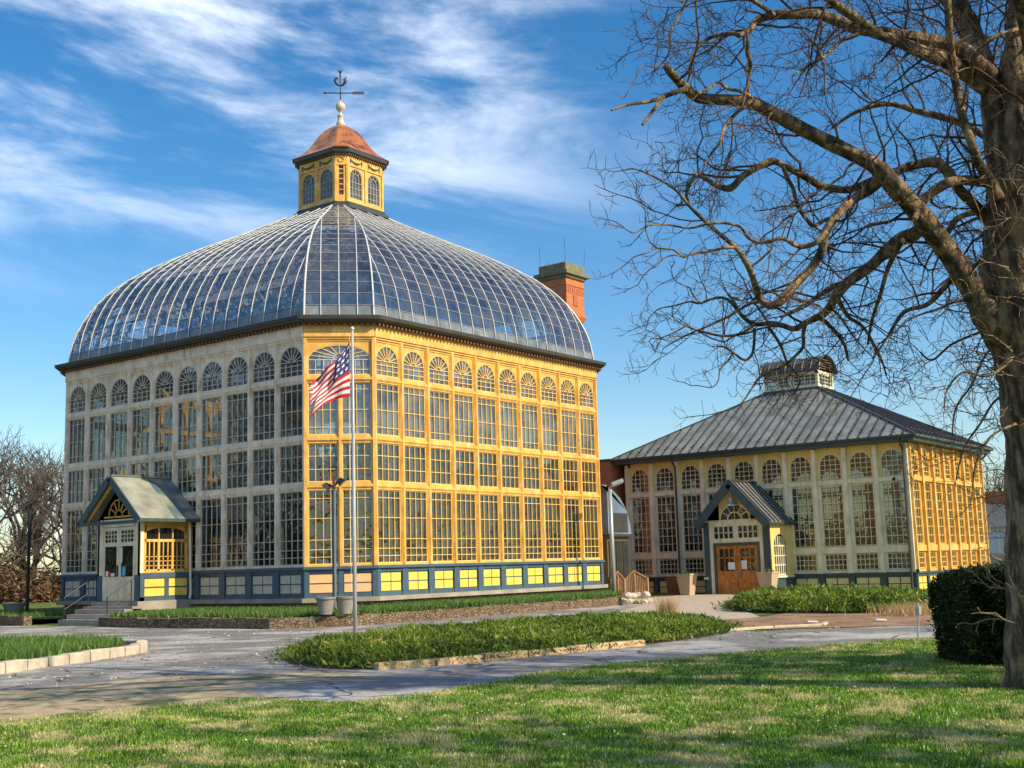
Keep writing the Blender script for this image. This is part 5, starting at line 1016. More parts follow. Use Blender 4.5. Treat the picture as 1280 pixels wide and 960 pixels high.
# ================================================================== PALMS AND PLANTING INSIDE
def palm_tree(x, y, z, h, n, spread, label, seed):
    rg = np.random.default_rng(seed); t = thing('palm_tree', label, 'palm', (x, y, z), 'palms inside the palm house')
    tb = MB(); k = 8; bx, by = rg.uniform(-.5, .5, 2); pts = [(x+bx*(i/k)**2, y+by*(i/k)**2, z+h*i/k) for i in range(k+1)]; tb.tube(pts, [.16-.05*i/k for i in range(k+1)], 8); tb.build('trunk', M['trunkp'], t)
    Vs, Fs, va = [], [], []; top = Vector(pts[-1])
    for i in range(n):
        a = rg.uniform(0, 2*PI); el = rg.uniform(-.2, 1.3); L = spread*rg.uniform(.7, 1.15); d = Vector((math.cos(a), math.sin(a), 0)); sd_ = Vector((-d.y, d.x, 0)); P_ = []
        for j in range(11): s = j/10; P_.append(top+d*(L*s*math.cos(el)+L*.25*s*s)+Vector((0, 0, L*(s*math.sin(el)-.75*s*s))))
        for j in range(1, 11):
            p = P_[j]; tg = (P_[j]-P_[j-1]).normalized(); w = L*.28*math.sin(PI*min(1, j/10+.08))+.05
            for s_ in (-1, 1):
                for q in (0, .5):
                    o = len(Vs); b = P_[j-1].lerp(p, q); tip = b+sd_*(s_*w)+tg*w*.5+Vector((0, 0, -w*.45)); Vs += [b-tg*.02, b+tg*.045, tip]; Fs.append((o, o+1, o+2)); v_ = rg.uniform(); va += [v_]*3
    np_mesh('crown', np.array([tuple(v) for v in Vs]), np.array(Fs), M['palm'], np.array(va), t)
PS = [(34.5, 34.0, 4.2, 20, 2.2, 'feathery palm behind the near corner windows of the palm house'), (39.5, 33.5, 6.0, 22, 2.8, 'tall palm behind the right hand windows of the palm house'), (44.0, 34.5, 3.6, 18, 2.2, 'short palm near the right end windows of the palm house'),
      (33.8, 38.6, 6.2, 22, 2.7, 'tall palm behind the porch side windows of the palm house'), (34.0, 44.0, 4.6, 20, 2.4, 'palm near the left end windows of the palm house'), (39.3, 39.4, 8.6, 26, 3.2, 'tallest palm in the middle of the palm house'), (41.5, 44.0, 5.4, 20, 2.6, 'palm at the back of the palm house')]
for i, (x, y, h, n_, sp_, lb) in enumerate(PS): palm_tree(x, y, .76, h, n_, sp_, lb, 20+i)
rg = np.random.default_rng(4)
n_ = 60000; x = rg.uniform(CX-8.3, CX+8.3, n_); y = rg.uniform(CY-8.3, CY+8.3, n_); hh = 1.6+1.5*np.sin(x*1.3)*np.cos(y*1.1)+.9*np.sin(x*2.9+y*2.3)
z = .76+rg.uniform(0, 1, n_)**.7*np.clip(hh*1.4+1.6, .6, 6.5); ok = (np.abs(x-CX)+np.abs(y-CY) < 15) & (np.hypot(x-33.5, y-39.3) > 1.5)
V_, F_, v_ = leaves(np.stack([x, y, z], 1)[ok], .42, rg, asp=.35)
tag(np_mesh('tropical_foliage', V_, F_, M['palm'], v_), 'dense green tropical planting inside the palm house', 'foliage', kind='stuff')
n_ = 16000; x = rg.uniform(VX+.8, VX1-.8, n_); y = rg.uniform(VY0+.8, VY1-.8, n_); z = rg.uniform(0, 1, n_)**.8*np.clip(2.2+2.2*np.sin(x*1.7)*np.cos(y*1.3), .3, 5)
V_, F_, v_ = leaves(np.stack([x, y, z], 1), .38, rg, asp=.35)
tag(np_mesh('potted_foliage', V_, F_, M['palm'], v_), 'green potted planting inside the pavilion', 'foliage', kind='stuff')
# ================================================================== STREET FURNITURE
# flagpole
fpx, fpy = 21.85, 21.31
fp_ = thing('flagpole', 'slim white metal flagpole standing in the juniper bed', 'flagpole', (fpx, fpy, 0))
p_ = MB(); p_.lathe((fpx, fpy, 0), [(.05, 0), (.048, 2.9), (.043, 2.92), (.04, 5.2), (.035, 5.22), (.03, 7.6), (.01, 7.61)], 12); p_.build('pole', mat('flagpole_paint', (.45, .45, .47), .35, .15, 3), fp_, smooth=True)
b2 = MB(); b2.lathe((fpx, fpy, 0), [(.15, 0), (.15, .05), (.08, .09)], 14); b2.build('base', M['galv'], fp_)
b2 = MB(); b2.lathe((fpx, fpy, 7.61), [(.01, 0), (.035, .02), (.05, .05), (.035, .09), (.01, .10)], 12); b2.build('finial', M['white'], fp_, smooth=True)
b2 = MB(); b2.tube([(fpx-.05, fpy+.05, 7.5), (fpx-.06, fpy+.06, 1.2)], .006, 4); b2.build('halyard', M['white'], fp_)
# flag: surface point from (s along the fly, t down the hoist), metres in the plane of the photo's right and up
dv = Vector((math.cos(YAW), math.sin(YAW), 0)); rv = Vector((r0.x, r0.y, 0))
def quad(a, b, c, s): return tuple((1-s)*(1-s)*p+2*s*(1-s)*q+s*s*r_ for p, q, r_ in zip(a, b, c))
def flag_pt(s, t, off=0.0):
    S_ = 1/51.7
    T0 = quad((0, 0), (-.25*51.7, 30), (-52, 55), s) ; T1 = quad((0, 74), (-34, 74), (-55, 108), s)
    k_ = t+.10*math.sin(s*PI)*(t-.5)*0; x = T0[0]*(1-k_)+T1[0]*k_; y = T0[1]*(1-k_)+T1[1]*k_
    y += 3.0*math.sin(s*7+t*2)*s*(1-t); x += 4*math.sin(t*PI)*s
    dd = .13*math.sin(s*9+t*5)*s+.07*math.sin(s*17-t*4)*s - .1*s
    p = Vector((fpx, fpy, 7.36))+rv*(-.07+x*S_)+Vector((0, 0, -y*S_))+dv*(dd-off-.02); return tuple(p)
fl_ = MB(); nS, nT = 36, 45
fl_.v = [flag_pt(i/nS, j/nT) for j in range(nT+1) for i in range(nS+1)]
for j in range(nT):
    stripe = j*15//nT
    for i in range(nS):
        m_ = 2 if (i < nS*.46 and stripe < 8) else (0 if stripe % 2 == 0 else 1)
        if i >= nS-4 and (j*7+i*3) % 5 < i-(nS-4): continue
        a = j*(nS+1)+i; fl_.f.append([a, a+1, a+nS+2, a+nS+1]); fl_.m.append(m_)
flag = fl_.build('flag', [M['fred'], M['fwhite'], M['fblue']], None, smooth=True)
tag(flag, 'frayed red and white striped flag with a blue starred canton hanging from the flagpole', 'flag')
for r_ in range(4):
    for c_ in range(3):
        s0 = (.065+.14*c_+(.03 if r_ % 2 else 0)); t0 = .085+.125*r_; smb = MB(); pts = []
        for q in range(10): R = (.052 if q % 2 == 0 else .021); a = PI/2+q*PI/5; pts.append(flag_pt(s0+R*math.cos(a)*1.15, t0-R*math.sin(a)*.85, .012))
        smb.add(pts, [(0, 1, 9), (2, 3, 1), (4, 5, 3), (6, 7, 5), (8, 9, 7), (1, 3, 5, 7, 9)]); so_ = smb.build('star', M['fwhite'], flag)
# lamps with two box heads
def twin_lamp(x, y, h, label, z0=0.0, pm='lampm', ang=YAW):
    t = thing('street_lamp', label, 'lamp', (x, y, z0), 'lamp posts round the palm house')
    a = MB(); a.box(x-.05, x+.05, y-.05, y+.05, z0, z0+h-.25); a.box(x-.09, x+.09, y-.09, y+.09, z0, z0+.12); a.tube([(x, y, z0+h-.3), (x, y, z0+h)], .05, 8); a.build('post', M[pm], t)
    for s, el in ((-1, 0), (1, .15)):
        d = Vector((r0.x, r0.y, 0))*s; b = MB(); c = Vector((x, y, z0+h-.12+el))+d*.24; n_ = (d*.7+Vector((0, 0, -.7))).normalized(); w = dv
        u_ = n_.cross(w).normalized(); top = c-n_*.10
        lo = [c+n_*.08+w*i*.16+u_*j*.14 for i, j in ((-1,-1),(1,-1),(1,1),(-1,1))]; hi = [top+w*i*.10+u_*j*.09 for i, j in ((-1,-1),(1,-1),(1,1),(-1,1))]
        b.loops([lo, hi], 0, capt=True); b.tube([(x, y, z0+h-.15), tuple(top)], .035, 6); o = b.build('lamp_head', M['black'], t)
        g = MB(); g.add([tuple(p+n_*-.004) for p in lo], [(0, 1, 2, 3), (3, 2, 1, 0)]); g.build('lens', M['white'], o)
    return t
lm = twin_lamp(28.9, 29.1, 4.25, 'twin headed dark lamp post at the near corner of the palm house', .3)
# third head, with a reddish cover, above the pair
a = MB(); a.beam((28.86, 29.06, 4.45), (28.80, 29.0, 4.80), .10, .20, 0); a.build('lamp_head', mat('rusty_lamp', (.16, .05, .035), .6), lm)
l2_ = twin_lamp(28.6, 46.35, 4.5, 'dark lamp post left of the palm house porch', .28, 'black')
t = thing('street_lamp', 'slim grey lamp post with one tilted floodlight beside the right end of the palm house', 'lamp', (44.8, 28.45, .2), 'lamp posts round the palm house')
a = MB(); a.tube([(44.8, 28.45, .2), (44.8, 28.45, 4.9)], [.10, .075], 10); a.build('post', M['galv'], t, smooth=True)
a = MB(); a.tube([(44.8, 28.45, 4.85), (44.9, 28.35, 5.0)], .05, 6); c = Vector((45.0, 28.2, 5.08)); a.beam(c-rv*.22-Vector((0, 0, .06)), c+rv*.25+Vector((0, 0, .1)), .4, .16); h_ = a.build('lamp_head', M['galv'], t)
a = MB(); a.beam(c-rv*.18+Vector((0, 0, -.16)), c+rv*.24+Vector((0, 0, -.01)), .3, .02); a.build('lens', M['white'], h_)
# planters
def round_planter(x, y, z, r, h, m, label, plant=None, group=None):
    t = thing('planter', label, 'planter', (x, y, z), group); a = MB()
    a.lathe((x, y, z), [(r*.62, 0), (r*.95, h*.86), (r*1.06, h*.87), (r*1.10, h), (r*.98, h), (r*.95, h*.88)], 20); a.build('pot', M[m], t)
    b = MB(); b.lathe((x, y, z+h*.80), [(r*.93, 0), (r*.93, .03)], 16); b.build('soil', M['soil'], t); return t
round_planter(26.62, 27.18, .38, .30, .52, 'pgrey', 'left grey round planter on the low wall below the corner lamp', group='grey planters on the low wall')
round_planter(27.1, 26.83, .38, .30, .52, 'pgrey', 'right grey round planter on the low wall nearest the flagpole', group='grey planters on the low wall')
round_planter(27.75, 45.9, .28, .46, .5, 'pgrey', 'grey planter at the foot of the left lamp post')
def sq_planter(x, y, z, b_, t_, h, m, label, plant=True, group=None):
    t = thing('planter', label, 'planter', (x, y, z), group); a = MB()
    def sq(w, zz): return [(x-w, y-w, zz), (x+w, y-w, zz), (x+w, y+w, zz), (x-w, y+w, zz)]
    a.loops([sq(b_, z), sq(t_, z+h-.08), sq(t_+.03, z+h-.08), sq(t_+.03, z+h), sq(t_-.04, z+h), sq(t_-.05, z+h-.1)], 0, capt=False, capb=True); a.build('pot', M[m], t)
    s = MB(); s.box(x-t_+.05, x+t_-.05, y-t_+.05, y+t_-.05, z+h-.12, z+h-.06); s.build('soil', M['soil'], t)
    if plant:
        P_ = np.array([(x, y, z+h-.08)])+rng.normal(size=(120, 3))*[.10, .10, 0]; V_, F_, v_ = blades(P_, rng.uniform(.1, .3, 120), np.full(120, .03), .8); np_mesh('plant', V_, F_, M['bulb'], v_, t)
    return t
sq_planter(54.2, 30.15, -.1, .24, .38, 1.15, 'ptan', 'tall tapered tan planter left of the wooden doors', group='tan planters by the wooden doors')
sq_planter(54.3, 25.85, -.1, .24, .38, 1.15, 'ptan', 'tall tapered tan planter right of the wooden doors', group='tan planters by the wooden doors')
sq_planter(55.2, 31.2, -.1, .40, .45, .95, 'terra', 'squat rust brown planter beside the tall tan planter', plant=False)
# wooden stair rails between the buildings
def stair_rail(x, y, label, L=1.6):
    t = thing('stair_railing', label, 'railing', (x, y, 0), 'wooden stair rails between the buildings'); a = MB(); d = rv*.75+Vector((0, 0, 0)); p = Vector((x, y, 0))
    a.beam(p, p+Vector((0, 0, .75)), .10, .10); a.beam(p+rv*L, p+rv*L+Vector((0, 0, .95)), .10, .10); a.beam(p+rv*(L*.5), p+rv*(L*.5)+Vector((0, 0, 1.3)), .10, .10)
    for zz in (.75,): a.beam(p+Vector((0, 0, zz-.02)), p+rv*(L*.5)+Vector((0, 0, 1.3)), .12, .06); a.beam(p+rv*(L*.5)+Vector((0, 0, 1.3)), p+rv*L+Vector((0, 0, .95)), .12, .06)
    o = a.build('rail', M['rail'], t); b = MB()
    for i in range(1, 16): s = L*i/16; top = .75+.55*min(1, s/(L*.5)) if s < L*.5 else 1.3-.35*(s-L*.5)/(L*.5); b.beam(p+rv*s+Vector((0, 0, .08)), p+rv*s+Vector((0, 0, top)), .075, .02)
    b.build('baluster', M['rail'], t)
stair_rail(48.6, 31.0, 'left wooden stair railing beside the palm house corner', .6); stair_rail(49.25, 30.85, 'right wooden stair railing next to the pavilion wall', 1.2)
# post with a small box in the lawn edge
mx_, my_ = 24.4, 8.5
t = thing('signal_post', 'short thin metal post with a small grey box head at the lawn edge', 'post', (mx_, my_, 0)); a = MB(); a.tube([(mx_, my_, 0), (mx_+.03, my_-.04, .52)], .018, 8); a.build('post', M['galv'], t)
a = MB(); c = Vector((mx_+.03, my_-.04, .56)); a.beam(c-Vector((0, 0, .07)), c+Vector((0, 0, .09)), .12, .07); a.tube([tuple(c+Vector((0, 0, .08))), tuple(c+Vector((0, 0, .15)))], .02, 8); a.build('box_head', M['galv'], t)
# ground spotlights / white markers in the mulch
for (x, y, lb) in ((29.9, 13.1, 'white ground marker at the end of the pale edging strip'), (30.9, 11.7, 'white ground marker alone in the brown mulch')):
    a = MB(); p = Vector((x, y, 0)); a.beam(p-rv*.12+Vector((0, 0, .06)), p+rv*.14+Vector((0, 0, .05)), .22, .03); a.beam(p-rv*.05, p-rv*.05+Vector((0, 0, .06)), .04, .04); tag(a.build('ground_marker', M['white']), lb, 'marker', 'white markers in the mulch')
# rocks at the end of the low wall
for i in range(16):
    x = 42.4+random.uniform(-.2, 1.6); y = 26.3+random.uniform(-.35, .9); r_ = random.uniform(.12, .24)
    bm = bmesh.new(); bmesh.ops.create_icosphere(bm, subdivisions=2, radius=r_)
    for v in bm.verts: v.co *= random.uniform(.8, 1.1); v.co.z *= .75
    me = bpy.data.meshes.new('rock'); bm.to_mesh(me); bm.free(); me.materials.append(M['rocks']); o = link('rock', me); o.location = (x, y, r_*.45+(.28 if i > 9 else 0)); o.rotation_euler = (0, 0, random.uniform(0, 6))
    tag(o, 'pale rough stone in the heap at the right end of the low rubble wall', 'rock', 'loose rocks at the wall end')

# ================================================================== BIG TREE
def crooked(p, d, L, n, rg, bend=.35, lift=0.0):
    pts = [p]; d = d.normalized()
    for i in range(n):
        d = (d+Vector(rg.normal(size=3))*bend+Vector((0, 0, lift))).normalized(); pts.append(pts[-1]+d*(L/n))
    return pts
def catmull(P, R, k):
    out, ro = [], []
    for i in range(len(P)-1):
        p0, p1, p2, p3 = P[max(0, i-1)], P[i], P[i+1], P[min(len(P)-1, i+2)]
        for j in range(k):
            t = j/k; out.append(.5*((2*p1)+(p2-p0)*t+(2*p0-5*p1+4*p2-p3)*t*t+(3*p1-p0-3*p2+p3)*t**3)); ro.append(R[i]*(1-t)+R[i+1]*t)
    out.append(P[-1]); ro.append(R[-1]); return out, ro
tree = thing('bare_tree', 'big bare gnarled tree with a thick trunk at the right edge, limbs reaching left', 'tree', (16.15, 4.1, 0))
trk = MB(); tw = MB(); rg = np.random.default_rng(11)
SEG = [0]
def rand_perp(d, rg):
    v = Vector(rg.normal(size=3)); v = v-d*v.dot(d); return v.normalized() if v.length > 1e-3 else Vector((1, 0, 0))
def twig3(p, d, rg):     # short spur with a knobbly end
    L = rg.uniform(.07, .24); pts = crooked(p, d, L, 2, rg, .35, .12); tw.tube(pts, [.0032, .0027, .0023], 3, cap=False); SEG[0] += 2
    if rg.uniform() < .6: tw.tube([pts[1], pts[1]+(pts[2]-pts[1]+rand_perp(d, rg)*L*.4)], [.003, .0026], 3, cap=False)
def twig2(p, d, L, rg, r):
    n = max(3, int(L/.10)); pts = crooked(p, d, L, n, rg, .26, .035); tw.tube(pts, [r*(1-.5*i/n) for i in range(n+1)], 3, cap=False); SEG[0] += n
    for i in range(1, n+1):
        dd = (pts[i]-pts[i-1]).normalized()
        for _ in range(1 if rg.uniform() < .75 else 2): twig3(pts[i], (dd*.7+rand_perp(dd, rg)).normalized(), rg)
def twig1(p, d, L, rg, r, dens=1.0):
    n = max(4, int(L/.15)); pts = crooked(p, d, L, n, rg, .24, .02); tw.tube(pts, [r*(1-.6*i/n) for i in range(n+1)], 4, cap=False); SEG[0] += n
    for i in range(1, n+1):
        dd = (pts[i]-pts[i-1]).normalized()
        if rg.uniform() < .82*dens: twig2(pts[i], (dd*.6+rand_perp(dd, rg)).normalized(), rg.uniform(.25, .8)*(1.1-.5*i/n), rg, .0055)
for name, seg in TREE:
    P_ = [Vector(s[:3]) for s in seg]; R_s = [s[3]*(1 if name == 'trunk' or s[3] > .2 else .80) for s in seg]
    pts, rad = catmull(P_, R_s, 10 if name == 'trunk' else 6)
    big = max(rad) > .10
    rad = [r_*(1+.035*math.sin(i*.9)) for i, r_ in enumerate(rad)] if big else rad
    trk.tube(pts, rad, 28 if big else (12 if max(rad) > .05 else (8 if max(rad) > .03 else 5)), 0, rough=.05 if big else (.05 if max(rad) > .03 else 0))
    if name == 'trunk': continue
    # secondary growth along the limb
    D_ = [0]
    for a, b in zip(pts, pts[1:]): D_.append(D_[-1]+(b-a).length)
    off = name.startswith('of'); step = .30 if not off else .5
    s = .35
    while s < D_[-1]:
        i = max(j for j in range(len(D_)) if D_[j] <= s); i = min(i, len(pts)-2); d = (pts[i+1]-pts[i]).normalized(); r_ = rad[i]; fr = s/D_[-1]
        if name in ('a1', 'a2') or (name == 'A' and fr > .80 and rg.uniform() < .85): s += step; continue
        pd = rand_perp(d, rg); side_ = (d*.45+pd)
        L1 = rg.uniform(.5, 1.5)*(1.0 if r_ < .06 else 1.15)
        if name[0] == 'b' and name.startswith('bk'): L1 *= 1.25
        if r_ < .02: L1 *= .65
        if off: L1 *= 1.8
        if r_ < .012: twig2(pts[i], side_, L1*.45, rg, .006)
        else: twig1(pts[i], side_, L1, rg, min(.018, r_*.45))
        s += step*rg.uniform(.5, 1.5)
    if name not in ('a1', 'a2', 'A') and rad[-1] < .05:
        d = (pts[-1]-pts[-2]).normalized(); twig2(pts[-1], d, .4, rg, .007)
# epicormic shoots on the trunk
tr_pts, tr_rad = catmull([Vector(s[:3]) for s in TREE[0][1]], [s[3] for s in TREE[0][1]], 4)
sh = MB()
for i in range(240):
    j = rg.integers(10, len(tr_pts)-1); c = tr_pts[j]; a = rg.uniform(0, 2*PI); d = Vector((math.cos(a), math.sin(a), rg.uniform(-.2, .5))); L = rg.uniform(.25, .95); p = c+Vector((math.cos(a), math.sin(a), 0))*tr_rad[j]*.95
    pts = crooked(p, d, L, 7, rg, .35, .03); sh.tube(pts, [.008*(1-.5*q/7) for q in range(8)], 3, cap=False)
    for q in (2, 4, 6):
        dd = (pts[q]-pts[q-1]).normalized(); sh.tube(crooked(pts[q], dd+rand_perp(dd, rg), L*.3, 3, rg, .3), .004, 3, cap=False)
# root flare
for i in range(7):
    a = i*.9+.3; c = Vector((16.15, 4.1, 0)); d = Vector((math.cos(a), math.sin(a), 0)); trk.tube([c+d*.20+Vector((0, 0, .6)), c+d*.30+Vector((0, 0, .25)), c+d*.42+Vector((0, 0, .04)), c+d*.55+Vector((0, 0, -.1))], [.10, .11, .09, .05], 8, rough=.05)
trk.build('trunk', M['bark'], tree, smooth=True); tw.build('crown', M['twig'], tree); sh.build('shoots', mat('tan_shoots', (.27, .19, .12), .9, .2, 3), tree)
print('tree twig faces', len(tw.f), SEG)

# ================================================================== FAR TREES
def far_tree(x, y, h, seed, label, group, spread=.55, dens=1.0, z=0, m='barkf'):
    rg = np.random.default_rng(seed); t = thing('bare_tree', label, 'tree', (x, y, z), group); tb = MB(); cb = MB(); base = Vector((x, y, z))
    k_ = h/12
    def grow(p, d, L, r_, lev):
        n = 4; pts = crooked(p, d, L, n, rg, .16, .05); (tb if lev < 2 else cb).tube(pts, [r_*(1-.45*i/n) for i in range(n+1)], 6 if lev == 0 else (4 if lev < 3 else 3), cap=False)
        if lev >= 4: return
        nc = (5, 4, 4, 4)[lev]
        for c in range(nc):
            i = 2+int(rg.integers(0, 3)) if lev else 1+int(rg.integers(0, 4)); i = min(i, n); dd = (pts[i]-pts[i-1]).normalized(); grow(pts[i], (dd*.75+rand_perp(dd, rg)*spread*1.3+Vector((0, 0, .15))).normalized(), L*rg.uniform(.5, .78), r_*.5, lev+1)
        if lev: grow(pts[-1], (pts[-1]-pts[-2]).normalized(), L*.6, r_*.5, lev+1)
    grow(base, Vector((0, 0, 1)), h*.42, h*.022, 0)
    for c in range(3): grow(base+Vector((0, 0, h*.33)), Vector((rg.uniform(-.5, .5), rg.uniform(-.5, .5), 1)), h*.34, h*.014, 1)
    tb.build('trunk', M[m], t); cb.build('crown', M[m], t)
FT = [(50.5, 92, 13.5), (53, 87, 12), (54.5, 82.5, 11.0), (48, 84, 11), (56, 90, 12.5), (49.5, 99, 14), (57.5, 80, 9.5), (45.0, 88, 10.5)]
labs = ['tall', 'broad', 'small', 'leaning', 'dense', 'tallest', 'low', 'open']
for i, (x, y, h) in enumerate(FT):
    far_tree(x, y, h, 50+i, ['tall bare brown tree in the left background behind the lamp post', 'broad bare tree just left of the palm house', 'slender bare tree beside the left wall of the palm house', 'short bare tree in front of the left background trees', 'bushy bare tree behind the left corner of the palm house', 'bare tree farthest back in the left grove', 'low bare tree touching the left edge of the palm house', 'bare tree at the far left edge of the picture'][i], 'bare trees left of the palm house')
for i, (x, y, h) in enumerate([(118, 33, 10), (112, 22, 9), (124, 27, 11)]):
    far_tree(x, y, h, 80+i, ['far bare tree behind the pavilion corner', 'far bare tree behind the distant greenhouse', 'far bare tree showing beside the big trunk'][i], 'bare trees right of the pavilion')
# brown brush bank beneath the left trees
n_ = 22000; rg = np.random.default_rng(8); u_ = rg.uniform(-14, 14, n_); dep = rg.uniform(-2.5, 2.5, n_); cx_, cy_ = 52.5, 85.5
x = cx_+u_*.50*-1+dep*.55; y = cy_+u_*.62+dep*.8; hh = 3.4+1.2*np.sin(u_*.9)+.7*np.sin(u_*2.3); z = rg.uniform(0, 1, n_)*hh*(1-np.abs(dep)/3.4)
V_, F_, v_ = leaves(np.stack([x, y, z], 1), .5, rg, asp=.22)
tag(np_mesh('brushwood', V_, F_, M['brush'], v_), 'brown leafless brush covering the bank under the left trees', 'brush', kind='stuff')

# ================================================================== PLANTING
def fill(poly, n, rg):
    xs_ = [p[0] for p in poly]; ys_ = [p[1] for p in poly]; x = rg.uniform(min(xs_), max(xs_), n); y = rg.uniform(min(ys_), max(ys_), n); k = in_poly(x, y, poly); return x[k], y[k]
def nz(x, y, s, sd=0):
    return (np.sin(x*s+1.3*sd)*np.cos(y*s*1.13+.7*sd)+.6*np.sin(x*s*2.3+y*s*1.7+sd)+.4*np.cos(x*s*3.9-y*s*4.3+2*sd))/2
def juniper(name, poly, n, H0, label, seed, z0=.01, size=.16):
    rg = np.random.default_rng(seed); x, y = fill(poly, n, rg); d = dist_edge(x, y, poly); bald = nz(x, y, 3.1, seed+3) < -.62; x, y, d = x[~bald], y[~bald], d[~bald]; h = H0*np.clip(d/.55, .15, 1)**.6*(1+.40*nz(x, y, 1.7, seed)+.45*nz(x, y, 4.5, seed)+.25*nz(x, y, 9.0, seed+1)); u_ = rg.uniform(0, 1, len(x))
    z = z0+h*u_**.38; jit = np.clip(.35-d, 0, .35)*rg.uniform(0, 1, len(x)); x = x+rg.normal(size=len(x))*jit; y = y+rg.normal(size=len(x))*jit; D_ = np.stack([rg.normal(size=len(x))*.9, rg.normal(size=len(x))*.9, np.full(len(x), .75)], 1)
    V_, F_, v_ = leaves(np.stack([x, y, z], 1), size, rg, D=D_, asp=.2); v_ = np.clip(v_*.5+.5*np.repeat(u_, 4)**2+.5*np.repeat(nz(x, y, 1.3, 5), 4)-.06, 0, 1)  # low leaves coloured darker, standing in for shade deep in the shrub
    xs_ = np.array([p for p in poly]); t = thing(name, label, 'shrub', (float(xs_[:, 0].mean()), float(xs_[:, 1].mean()), 0))
    np_mesh('foliage', V_, F_, M['juniper'], v_, t)
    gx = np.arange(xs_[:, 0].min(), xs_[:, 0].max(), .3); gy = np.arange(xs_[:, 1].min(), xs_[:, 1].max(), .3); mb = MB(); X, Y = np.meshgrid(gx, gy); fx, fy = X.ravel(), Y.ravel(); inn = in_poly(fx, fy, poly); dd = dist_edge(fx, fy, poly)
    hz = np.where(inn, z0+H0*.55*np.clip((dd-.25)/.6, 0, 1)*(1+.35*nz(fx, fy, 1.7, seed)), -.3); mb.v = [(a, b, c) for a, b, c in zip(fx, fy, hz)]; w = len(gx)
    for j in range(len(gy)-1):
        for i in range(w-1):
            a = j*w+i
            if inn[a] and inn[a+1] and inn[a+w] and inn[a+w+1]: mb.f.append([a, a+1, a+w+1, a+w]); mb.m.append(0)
    mb.build('dark_core', M['core'], t)  # solid dark mound filling the shrub under its leaves
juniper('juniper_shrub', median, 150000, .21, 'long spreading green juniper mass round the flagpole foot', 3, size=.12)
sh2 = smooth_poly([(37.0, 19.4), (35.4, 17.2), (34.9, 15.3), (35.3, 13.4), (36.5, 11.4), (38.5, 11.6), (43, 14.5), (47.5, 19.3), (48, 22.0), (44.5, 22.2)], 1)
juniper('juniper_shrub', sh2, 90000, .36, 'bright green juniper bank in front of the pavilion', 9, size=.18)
# bulb leaves in the beds
def bulbs(poly, n, h, z0, label, seed, name='bulb_plants'):
    rg = np.random.default_rng(seed); x, y = fill(poly, n, rg); k = nz(x, y, 2.2, seed) > -.55; x, y = x[k], y[k]; m_ = 7
    X = np.repeat(x, m_)+rg.normal(size=len(x)*m_)*.04; Y = np.repeat(y, m_)+rg.normal(size=len(x)*m_)*.04
    V_, F_, v_ = blades(np.stack([X, Y, np.full(len(X), z0)], 1), rg.uniform(.5, 1.1, len(X))*h, rg.uniform(.02, .05, len(X)), .9, rg)
    return tag(np_mesh(name, V_, F_, M['bulb'], v_), label, 'flower bed', kind='stuff')
bulbs([(27.4, 27.1), (42.2, 27.0), (45.5, 28.5), (46.5, 29.8), (31.7, 29.9)], 5200, .24, .30, 'row of green bulb leaves in the bed below the right wall', 1)
bulbs([(25.9, 37.0), (25.9, 28.8), (27.2, 27.3), (31.2, 29.9), (29.9, 31.4), (29.9, 37.0)], 3600, .24, .30, 'green bulb leaves in the bed right of the porch steps', 2)
bulbs([(26.2, 42.2), (26.2, 52), (29.5, 52), (29.5, 42.2)], 1200, .22, .28, 'green bulb leaves in the bed left of the porch steps', 5)
bulbs(smooth_poly([(8.7, 19.4), (11.5, 20.8), (14.0, 22.1), (15.4, 22.7), (16.9, 23.5), (18.1, 25.5), (18.1, 27.8), (17.3, 30), (15, 31), (9, 29)], 1), 7000, .26, .10, 'green leafy planting in the kerbed bed at the left', 3)
# dry tufts
def tuft(x, y, n, h, r_, label, group='dry tan grass tufts'):
    P_ = np.stack([x+rng.normal(size=n)*r_, y+rng.normal(size=n)*r_, np.full(n, gz(x, y))], 1); V_, F_, v_ = blades(P_, rng.uniform(.5, 1, n)*h, np.full(n, .018), .7); tag(np_mesh('dry_grass', V_, F_, M['dry'], v_), label, 'grass', group)
tuft(32.2, 18.6, 500, .75, .10, 'upright dry tan grass clump beside the walk to the pavilion'); 
tuft(34.3, 12.1, 900, .45, .45, 'wide dry tan grass mound at the right end of the juniper bank')
# clipped hedge
hd_ = thing('hedge', 'dark clipped evergreen hedge block beside the big tree', 'hedge', (19.2, 5.9, 0))
O = Vector((18.67, 5.78, 0)); U_ = Vector((r0.x, r0.y, 0)); Wd = Vector((math.cos(YAW), math.sin(YAW), 0))
n_ = 80000; rg = np.random.default_rng(17); Lh, Dh, Hh = 1.75, 1.5, 1.33
a = rg.uniform(0, 1, n_)*Lh; b = rg.uniform(0, 1, n_)*Dh; c = rg.uniform(0, 1, n_)*Hh; f_ = rg.integers(0, 5, n_); dd = np.abs(rg.normal(size=n_))*.07-.10*(rg.uniform(0, 1, n_) < .10)*rg.uniform(0, 1, n_)
a = np.where(f_ == 0, dd, np.where(f_ == 1, Lh-dd, a)); b = np.where(f_ == 2, dd, b); c = np.where(f_ >= 3, Hh-dd, c); bul = .10*nz(a*3, c*3+b*2, 2.0, 1); rd = .16; ea = np.minimum(a, Lh-a); ec = Hh-c; k__ = (ea < rd) & (ec < rd); c = np.where(k__, c-np.clip((rd-ea)*(rd-ec)/rd*1.1, 0, rd), c); tp = 1-.10*(1-c/Hh)
X = np.stack([O.x+U_.x*((a-Lh/2)*tp+Lh/2)+Wd.x*(b+bul), O.y+U_.y*((a-Lh/2)*tp+Lh/2)+Wd.y*(b+bul), c*(1+.04*np.sin(a*5)*np.cos(b*3))+bul*.5], 1)
nd = np.zeros((n_, 3)); 
